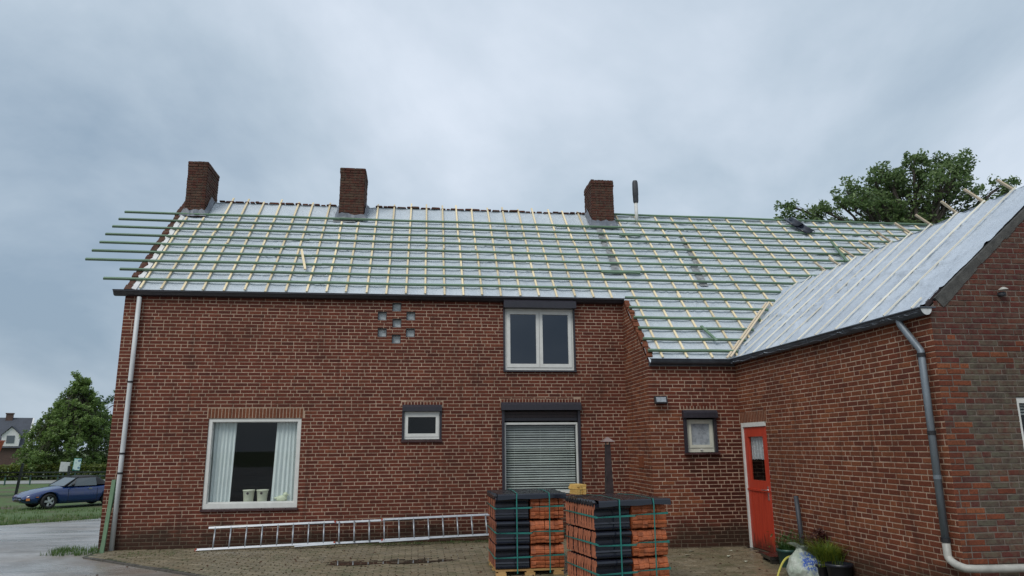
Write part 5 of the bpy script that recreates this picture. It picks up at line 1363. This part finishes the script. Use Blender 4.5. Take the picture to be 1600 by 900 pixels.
# ------------------------------------------------------------------ ladder on its side along the wall
lad = tag(empty('extension_ladder', (1.75, -0.40, -0.09)), 'long aluminium extension ladder lying on its side along the house wall', 'ladder')
A0 = Vector((1.73, -0.40, -0.065)); A1 = Vector((7.9, -0.235, 0.080)); ax_ = (A1-A0).normalized(); LL = (A1-A0).length
offv = Vector((-0.02, 0.155, 0.33)); offn = ax_.cross(offv).normalized()
if offn.y > 0: offn = -offn
O = lad.location
secs = [(0.0, 2.28, 0.0, 0.0), (1.70, 3.90, -0.036, 0.028), (3.10, LL, 0.0, 0.055)]
for s0, s1, dn_, dd in secs:
    for top in (0, 1):
        mb = MB(); sh = offv*(dd*0.16 if top else -dd*0.05); e0 = 0.16 if (top and s0 == 0) else 0
        p0 = A0+ax_*(s0+e0)+offv*top+offn*(0.03+dn_)-sh*0; p1 = A0+ax_*s1+offv*top+offn*(0.03+dn_)
        mb.bar(p0-O, p1-O, 0.022, 0.034, offv); r_ = mb.build('rail', 'aluminium', lad)
        for pe in ((p0, p1) if not (top and s0 == 0) else (p1,)):
            if pe is p1 and s1 == LL: continue
            mb = MB(); mb.box(pe-O, (0.03, 0.028, 0.040), Matrix.Rotation(R(2), 3, 'Y')); mb.build('end_cap', 'red_plastic', r_)
for s0, s1 in ((1.62, 2.30), (3.05, 3.92)):
    mb = MB(); mb.bar(A0+ax_*s0+offn*0.10+Vector((0, 0, -0.055))-O, A0+ax_*s1+offn*0.10+Vector((0, 0, -0.045))-O, 0.04, 0.018, offv); mb.build('stabiliser_bar', 'aluminium', lad)
rg = MB(); rg.tube([(0, 0, 0), offv], 0.014, 8); RG = rg.mesh('rung', 'aluminium', True)
s_ = 0.27
while s_ < LL-0.1:
    linkmesh('rung', RG, lad, A0+ax_*s_+offn*0.03-O); s_ += 0.2605
# ------------------------------------------------------------------ green laths leaning by the corner
for (a, b_, w_, lab) in (((0.165, -0.24, -0.12), (0.17, -0.06, 1.10), 0.062, 'thick green roofing lath leaning on the wall by the grey downpipe'), ((0.10, -0.15, -0.12), (0.215, -0.05, 1.02), 0.03, 'thin green roofing lath leaning behind the thick one at the house corner')):
    mb = MB(); mb.bar(Vector(a), Vector(b_), w_, 0.035, (0, -1, 0)); tag(mb.build('leaning_lath', 'green_pole'), lab, 'lath', 'green laths leaning at the corner')

# ------------------------------------------------------------------ roof clutter (loose things)
def on_roof(x, y, off): return Vector((x, y, rz_main(y)))+nrm*off
mb = MB(); mb.bar(on_roof(2.95, 1.02, 0.05), on_roof(3.14, 0.43, 0.05), 0.045, 0.022, nrm); tag(mb.build('wood_offcut', 'pale_wood'), 'short pale wood offcut lying across the battens below the middle chimney', 'wood offcut')
mb = MB(); mb.bar(on_roof(15.22, 1.78, 0.06), on_roof(15.10, 1.07, 0.06), 0.06, 0.03, nrm); tag(mb.build('green_offcut', 'green_wood'), 'dark green lath end lying up the slope beside the wing ridge', 'lath')
mb = MB(); mb.bar(on_roof(10.72, -0.86, 0.03), on_roof(10.86, -1.20, 0.03), 0.05, 0.028, nrm); tag(mb.build('green_offcut', 'green_wood'), 'short green offcut on the low battens near the valley', 'lath')
def tile_geo():
    mb = MB(); prof = []
    for i in range(11):
        t = i/10; x = -0.15+0.30*t; z = 0.035*math.sin(max(0, (t-0.55)/0.45)*math.pi) + 0.004*math.sin(t*9); prof.append((x, z))
    up_ = [Vector((x, 0, z)) for x, z in prof]; lo = [Vector((x, 0, z-0.022)) for x, z in prof[::-1]]
    mb.extrude(up_+lo, [(0, -0.20, 0), (0, 0.20, 0)], 0, 0); return mb.mesh('roof_tile', 'glaze', True)
TG = tile_geo()
for x, y, k, a, lab in ((14.72, 2.52, 0.075, 0.5, 'upper of two loose dark roof tiles lying over the ridge battens'), (14.86, 2.28, 0.055, 0.55, 'lower of two loose dark roof tiles lying over the ridge battens')):
    o = linkmesh('roof_tile', TG, None, on_roof(x, y, k)); o.rotation_euler = Matrix.Rotation(PA, 3, 'X').to_euler(); o.rotation_euler.rotate_axis('Z', a-0.2); tag(o, lab, 'roof tile', 'loose tiles on the ridge')

# ------------------------------------------------------------------ strapped pallets of roof tiles
LAYH = 0.325
def face_tile():
    """tile standing on edge, glazed face to the front (-y); unit: 0.47 long, 0.30 high, 0.07 deep"""
    mb = MB(); f = [(-0.012, 0.0), (-0.020, 0.018), (0.004, 0.030), (0.006, 0.055), (-0.006, 0.065), (0.008, 0.085), (0.010, 0.20), (0.002, 0.225), (-0.020, 0.245), (-0.028, 0.268), (-0.020, 0.292), (0.004, 0.305), (0.030, 0.302)]
    bk = [(0.066, 0.288), (0.071, 0.15), (0.070, 0.02), (0.055, 0.0)]
    P = [Vector((0, y_, z_)) for y_, z_ in f+bk]; nF = len(f)
    n0 = 0; n = len(P)
    for x in (-0.235, 0.235):
        for q in P: mb.v.append((x, q.y, q.z)); mb.r.append(0)
    for i in range(n):
        j = (i+1) % n; mb.f.append((i, j, j+n, i+n)); mb.mi.append(0 if i < nF-1 else 1)
    mb.f.append(tuple(range(n))[::-1]); mb.mi.append(1); mb.f.append(tuple(range(n, 2*n))); mb.mi.append(1)
    me = mb.mesh('tile', ['glaze', 'clay']); return me
def edge_tile(var):
    """tile standing on edge seen end-on; profile in (y,z) swept along x by its thickness"""
    mb = MB(); r_ = random.Random(var)
    f = [(0.02, 0.0), (0.0, 0.012), (0.0, 0.05), (-0.012, 0.056), (-0.015, 0.082), (0.006, 0.09), (0.010, 0.096), (-0.002, 0.108), (-0.004, 0.165), (0.014, 0.170), (0.016, 0.182), (-0.002, 0.19), (0.0, 0.225), (0.018, 0.235), (0.012, 0.243), (0.028, 0.29), (0.05, 0.303)]
    f = [(y_+r_.uniform(-0.004, 0.004), z_+(r_.uniform(-0.005, 0.005) if 0 < i < 16 else 0)) for i, (y_, z_) in enumerate(f)]
    P = [Vector((0, y_, z_)) for y_, z_ in f]+[Vector((0, 0.44, 0.303)), Vector((0, 0.44, 0.0))]
    mb.extrude(P, [(-0.0325, 0, 0), (0.0325, 0, 0)], 0, 0); return mb.mesh('tile', 'clay_light')
FT = face_tile(); ET = [edge_tile(k) for k in range(4)]
def pallet_stack(loc, rz, lab, name='tile_pallet'):
    root = tag(empty(name, loc, rz), lab, 'tile pallet', 'strapped pallets of roof tiles')
    # pallet
    mb = MB(); mb.box((0, 0.5, 0.128), (0.02, 0.9, 0.012)); pal = None
    pm = MB(); pm.box((0.0, 0.06, 0.105), (0.96, 0.10, 0.022)); pal = pm.build('pallet', 'pallet_wood', root)
    def part(nm, c, d):
        q = MB(); q.box(c, d); q.build(nm, 'pallet_wood', pal)
    for yy_ in (0.27, 0.5, 0.73, 0.94): part('pallet_board', (0, yy_, 0.105), (0.96, 0.10, 0.022))
    for xx in (-0.39, 0.0, 0.39): part('pallet_board', (xx, 0.5, 0.083), (0.10, 0.98, 0.02))
    for yy_ in (0.06, 0.5, 0.94):
        for xx in (-0.40, 0.0, 0.40): part('pallet_block', (xx, yy_, 0.038), (0.14, 0.10, 0.07))
    for xx in (-0.40, 0.0, 0.40): part('pallet_board', (xx, 0.5, -0.007), (0.10, 0.98, 0.02))
    z0 = 0.122
    for ly in range(3):
        zz = z0+ly*LAYH; sh = rng.uniform(-0.008, 0.008)
        for i in range(12):
            linkmesh('tile', FT, root, (-0.245+sh+rng.uniform(-0.006, 0.006), 0.03+i*0.080, zz+rng.uniform(0, 0.004)), (0, 0, rng.uniform(-0.008, 0.008)))
        for i in range(7):
            for dp_ in (0, 1):
                linkmesh('tile', rng.choice(ET), root, (0.045+i*0.067+rng.uniform(-0.003, 0.003)+0.003, 0.012+dp_*0.47+rng.uniform(-0.008, 0.012), zz+rng.uniform(-0.004, 0.006)), (0, rng.uniform(-0.02, 0.02), 0))
    # covering tiles across the top, front lip hanging down
    top = z0+3*LAYH
    mb = MB(); nx, ny = 26, 12; ids = {}
    def hgt(x, y_): return top+0.004+0.004*math.sin(x*5.2+0.6)+0.008*(0.5+0.5*math.sin(y_*19.6))**3
    for i in range(nx+1):
        for j in range(ny+1):
            x = -0.455+0.975*i/nx; y_ = -0.035+1.03*j/ny; ids[i, j] = len(mb.v); mb.v.append((x, y_, hgt(x, y_)+0.02)); mb.r.append(0)
    for i in range(nx):
        for j in range(ny): mb.f.append((ids[i, j], ids[i+1, j], ids[i+1, j+1], ids[i, j+1])); mb.mi.append(0)
    for i in range(nx):
        a, b_ = mb.v[ids[i, 0]], mb.v[ids[i+1, 0]]
        da = 0.070+0.005*math.sin(i*0.5+1); db = 0.070+0.005*math.sin((i+1)*0.5+1)
        mb.quad([(a[0], a[1]-0.016, a[2]-da), (b_[0], b_[1]-0.016, b_[2]-db), (b_[0], b_[1]-0.010, b_[2]-0.015), (a[0], a[1]-0.010, a[2]-0.015)], 1)
        mb.quad([(a[0], a[1]-0.010, a[2]-0.015), (b_[0], b_[1]-0.010, b_[2]-0.015), b_, a], 1)
    mb.build('cover_tile', ['wet_glaze', 'glaze'], root, smooth=True)
    for j in range(11):
        q = MB(); q.box((-0.478, 0.06+j*0.085, top-0.015), (0.05, 0.072, 0.05), Matrix.Rotation(R(22), 3, 'X')); q.build('cover_tile_end', 'wet_glaze', root)
    # straps
    for k, xx in enumerate((-0.185, 0.27)):
        q = MB(); w_ = 0.016
        pts = [(xx+0.0, -0.058, z0-0.05), (xx+0.01*(k-0.5), -0.062, top-0.03), (xx, -0.055, top+0.032), (xx+0.02, 0.5, top+0.043), (xx+0.02, 1.005, top+0.030), (xx, 1.01, z0-0.02)]
        for a, b_ in zip(pts, pts[1:]): q.bar(Vector(a), Vector(b_), w_, 0.003, (0, -1, 0.3))
        q.build('strap', 'strap', root)
    for ly in range(3):
        zz = z0+ly*LAYH+0.155
        for kk in (0, 1):
            q = MB(); t_ = 0.014*kk*(1 if ly != 1 else -1)
            pts = [(-0.495, 1.0, zz+0.01), (-0.497, -0.04, zz+0.01-t_), (-0.47, -0.052, zz), (0.02, -0.052, zz+t_), (0.05, -0.025, zz+0.012), (0.487, -0.025, zz+0.014+t_), (0.49, 1.0, zz+0.01)]
            for a, b_ in zip(pts, pts[1:]): q.bar(Vector(a), Vector(b_), 0.003, 0.011, (0, 0, 1))
            q.build('strap', 'strap', root)
    return root
pallet_stack((6.985, -3.42, -0.16), R(0.5), 'left strapped pallet of black and orange roof tiles in front of the blinds')
pallet_stack((8.035, -4.86, -0.16), R(10), 'right strapped pallet of black and orange roof tiles with a wood bundle on top')
# bundle of wood blocks
bd = tag(empty('wood_bundle', (7.525, -4.12, 0.985), R(12)), 'small bundle of yellow wood strips on the right tile pallet', 'wood bundle')
wm = MB(); wm.box((0, 0, 0), (0.042, 0.24, 0.030)); WMm = wm.mesh('wood_strip', 'pallet_wood')
wood('yellow_wood', (0.62, 0.40, 0.12), (0.48, 0.28, 0.07), st=(9, 2, 9)); WMm.materials[0] = MATS['yellow_wood']
for i in range(3):
    for j in range(4): linkmesh('wood_strip', WMm, bd, (-0.045+i*0.045+0.006*(j % 2), rng.uniform(-0.015, 0.015), 0.020+j*0.032), (0, 0, rng.uniform(-0.05, 0.05)))
# garden chimney of brown iron behind the pallets
gf = tag(empty('garden_fireplace', (8.62, -1.6, -0.12)), 'brown iron garden fireplace chimney with a pointed cap behind the right pallet', 'fireplace')
mb = MB(); mb.box((0, 0, 1.34), (0.125, 0.125, 0.82), None, taper=0.62); mb.build('flue', 'rust_iron', gf)
mb = MB(); mb.box((0, 0, 0.62), (0.42, 0.42, 0.62), None, taper=0.33); mb.box((0, 0, 0.16), (0.46, 0.46, 0.30)); mb.build('fire_body', 'rust_iron', gf)
mb = MB(); h_ = 0.105
for a, b_ in (((-1, -1), (1, -1)), ((1, -1), (1, 1)), ((1, 1), (-1, 1)), ((-1, 1), (-1, -1))): mb.quad([(a[0]*h_, a[1]*h_, 1.795), (b_[0]*h_, b_[1]*h_, 1.795), (0, 0, 1.88)])
mb.quad([(-h_, -h_, 1.795), (-h_, h_, 1.795), (h_, h_, 1.795), (h_, -h_, 1.795)])
cp = mb.build('cap', 'cap_iron', gf)
for sx_ in (-1, 1): 
    mb = MB(); mb.box((sx_*0.03, 0, 1.765), (0.010, 0.05, 0.075)); mb.build('cap_bracket', 'rust_iron', cp)

# ------------------------------------------------------------------ clutter by the red door
mb = MB(); mb.tube([(10.99, -3.46, -0.12), (10.975, -3.44, 0.4), (10.985, -3.38, 0.86)], 0.034, 10); tag(mb.build('standpipe', 'conduit', smooth=True), 'dark grey pipe standing against the wing wall right of the red door', 'pipe')
mb = MB(); mb.box((0, 0, 0.10), (0.46, 0.26, 0.05)); 
bench = tag(empty('wooden_step', (10.80, -2.75, -0.14)), 'low dark wooden step in front of the red door', 'step')
mb.build('tread', 'step_stone', bench)
for xx in (-0.19, 0.19):
    mb = MB(); mb.box((xx, 0, 0.035), (0.06, 0.22, 0.075)); mb.build('leg', 'step_stone', bench)
bench.rotation_euler = (0, 0, R(80)); bench.location = (10.78, -2.95, -0.14)
def pot(name, loc, r_, h, mat, lab):
    mb = MB(); mb.lathe([(0.0, 0.0), (r_*0.74, 0.0), (r_*0.78, 0.01), (r_*0.95, h-0.04), (r_*1.04, h-0.035), (r_*1.05, h), (r_*0.95, h), (r_*0.92, h-0.04), (0.0, h-0.04)], seg=24)
    o = tag(mb.build(name, mat, smooth=True), lab, 'pot'); o.location = loc; return o
pot('flower_pot', (10.79, -3.36, -0.14), 0.15, 0.26, 'green_pot', 'dark green round pot with bushy plant next to the red door')
mb = MB()
for i in range(46): blades(mb, (rng.gauss(0, 0.06), rng.gauss(0, 0.06), 0), 7, 0.06, rng.uniform(0.15, 0.30), 0.008, 1.2, (0, 1), 4)
for i in range(30): leaves(mb, (rng.gauss(0, 0.10), rng.gauss(0, 0.10), rng.uniform(0.03, 0.26)), 0.06, 8, 0.018, 0.8)
o = tag(mb.build('potted_plant', 'plant_green'), 'dark bushy green plant growing in the green pot', 'plant'); o.location = (10.79, -3.36, 0.09)
pot('flower_pot', (10.885, -4.52, -0.15), 0.165, 0.24, 'blue_pot', 'black round pot beside the white plastic bag')
pot('flower_pot', (10.83, -4.18, -0.15), 0.14, 0.20, 'blue_pot', 'black pot under the yellow grassy plant, behind the bag')
mb = MB()
for i in range(190): blades(mb, (rng.gauss(0, 0.07), rng.gauss(0, 0.07), 0), 7, 0.06, rng.uniform(0.28, 0.54), 0.008, 1.2, (0, 1), 5)
o = tag(mb.build('grassy_plant', 'plant_yellow'), 'arching yellow green grassy plant against the wing wall', 'plant'); o.location = (10.90, -4.20, 0.02)
mb = MB()
for i in range(70): leaves(mb, (rng.gauss(0, 0.07), rng.gauss(0, 0.06), rng.uniform(0.1, 0.42)), 0.05, 9, 0.020, 0.9)
for i in range(14): blades(mb, (0, 0, 0), 3, 0.05, 0.5, 0.008, 0.5, (0, 1), 3)
o = tag(mb.build('red_shrub', 'plant_red'), 'dark red leaved shrub behind the grassy plant', 'plant'); o.location = (10.98, -3.92, 0.0)
# white plastic bag, tied at the top, slumped
mb = MB(); seg = 56; rows_ = 26
for i in range(rows_+1):
    t = i/rows_; z = 0.42*t
    if t < 0.55: r_ = 0.245*math.sqrt(max(0.0, 1-((t-0.22)/0.62)**2)) if t > 0.02 else 0.19
    elif t < 0.82: r_ = 0.245*math.sqrt(1-(0.33/0.62)**2)*(1-((t-0.55)/0.27))**0.9*0.80+0.040
    else: r_ = 0.040+0.05*((t-0.82)/0.18)
    for k in range(seg):
        a = 2*math.pi*k/seg; ca, sa = math.cos(a), math.sin(a)
        f = 1+0.20*mnoise.noise(Vector((ca*1.4, sa*1.4, z*5)))+0.13*abs(mnoise.noise(Vector((ca*3.2, sa*3.2, z*9+4))))+0.07*abs(mnoise.noise(Vector((ca*9, sa*9, z*6))))
        if t > 0.78: f = 1+1.1*abs(mnoise.noise(Vector((ca*3, sa*3, z*6))))+0.5*mnoise.noise(Vector((ca*6, sa*6, 3)))
        lean_ = -0.10*max(0, t-0.45)*2
        mb.v.append((r_*f*ca*1.06+lean_, r_*f*sa*0.85+0.02*t, z*(1-0.10*ca*t)+0.03*mnoise.noise(Vector((ca*2, sa*2, z*8)))*(t > 0.1))); mb.r.append(0)
for i in range(rows_):
    for k in range(seg): a = i*seg+k; b_ = i*seg+(k+1) % seg; mb.f.append((a, b_, b_+seg, a+seg)); mb.mi.append(0)
o = tag(mb.build('plastic_bag', 'bag', smooth=True), 'knotted white plastic bag with blue print by the potted plants', 'bag'); o.location = (10.70, -4.07, -0.145); o.rotation_euler = (0, 0, R(8))
# hose
mb = MB(); pts = []
for i in range(25):
    t = i/24; pts.append((10.66-0.60*t, -3.90-0.50*t*t, -0.13+0.16*math.sin(math.pi*min(1, t*1.05+0.12))*(1-t)**0.6+0.135*(1-t)))
mb.tube(pts, 0.014, 8); tag(mb.build('garden_hose', 'hose', smooth=True), 'yellow garden hose curving away from the white bag', 'hose')
# leaf litter and scraps on the paving
for x, y, s_, wh in ((9.9, -1.85, 0.05, 'nearest the wall under the cream window'), (9.7, -2.2, 0.05, 'closest to the right tile pallet'), (10.55, -1.9, 0.04, 'in front of the recessed corner, left of the door'), (10.3, -2.4, 0.045, 'in the middle of the litter'), (10.35, -2.9, 0.05, 'closest to the dark wooden step')):
    mb = MB(); mb.quad([(-s_, -s_*0.5, 0), (0, -s_*0.7, 0.008), (s_, 0, 0.004), (s_*0.2, s_*0.6, 0.012), (-s_*0.8, s_*0.4, 0.006)]); 
    mb.quad([(-s_, -s_*0.5, 0), (-s_*0.8, s_*0.4, 0.006), (s_*0.2, s_*0.6, 0.012), (s_, 0, 0.004), (0, -s_*0.7, 0.008)][::1])
    o = tag(mb.build('paper_scrap', 'pot_cream'), 'pale litter scrap on the paving '+wh, 'scrap', 'litter scraps near the door'); o.location = (x, y, gz(x, y)+0.022); o.rotation_euler = (0, 0, rng.uniform(0, 6))

# small wet leaves and crumbs of mortar scattered over the yard
mb = MB()
for i in range(420):
    x = rng.uniform(0.8, 10.9); y = rng.uniform(-4.6, -0.15)
    if y < edge_y(x)-1.2 or (x > W-0.1 and y > -AA-0.15): continue
    k = rng.choice((0.008, 0.012, 0.016, 0.024)); z = gz(x, y)+0.020; a = rng.uniform(0, 6.28)
    mb.box((x, y, z), (k*1.6, k, k*0.5), rotz(a), taper=0.6, rd=rng.random())
mb.build('yard_debris', 'brick_wing', kind='stuff')['label'] = 'crumbs of brick and mortar scattered over the paving'
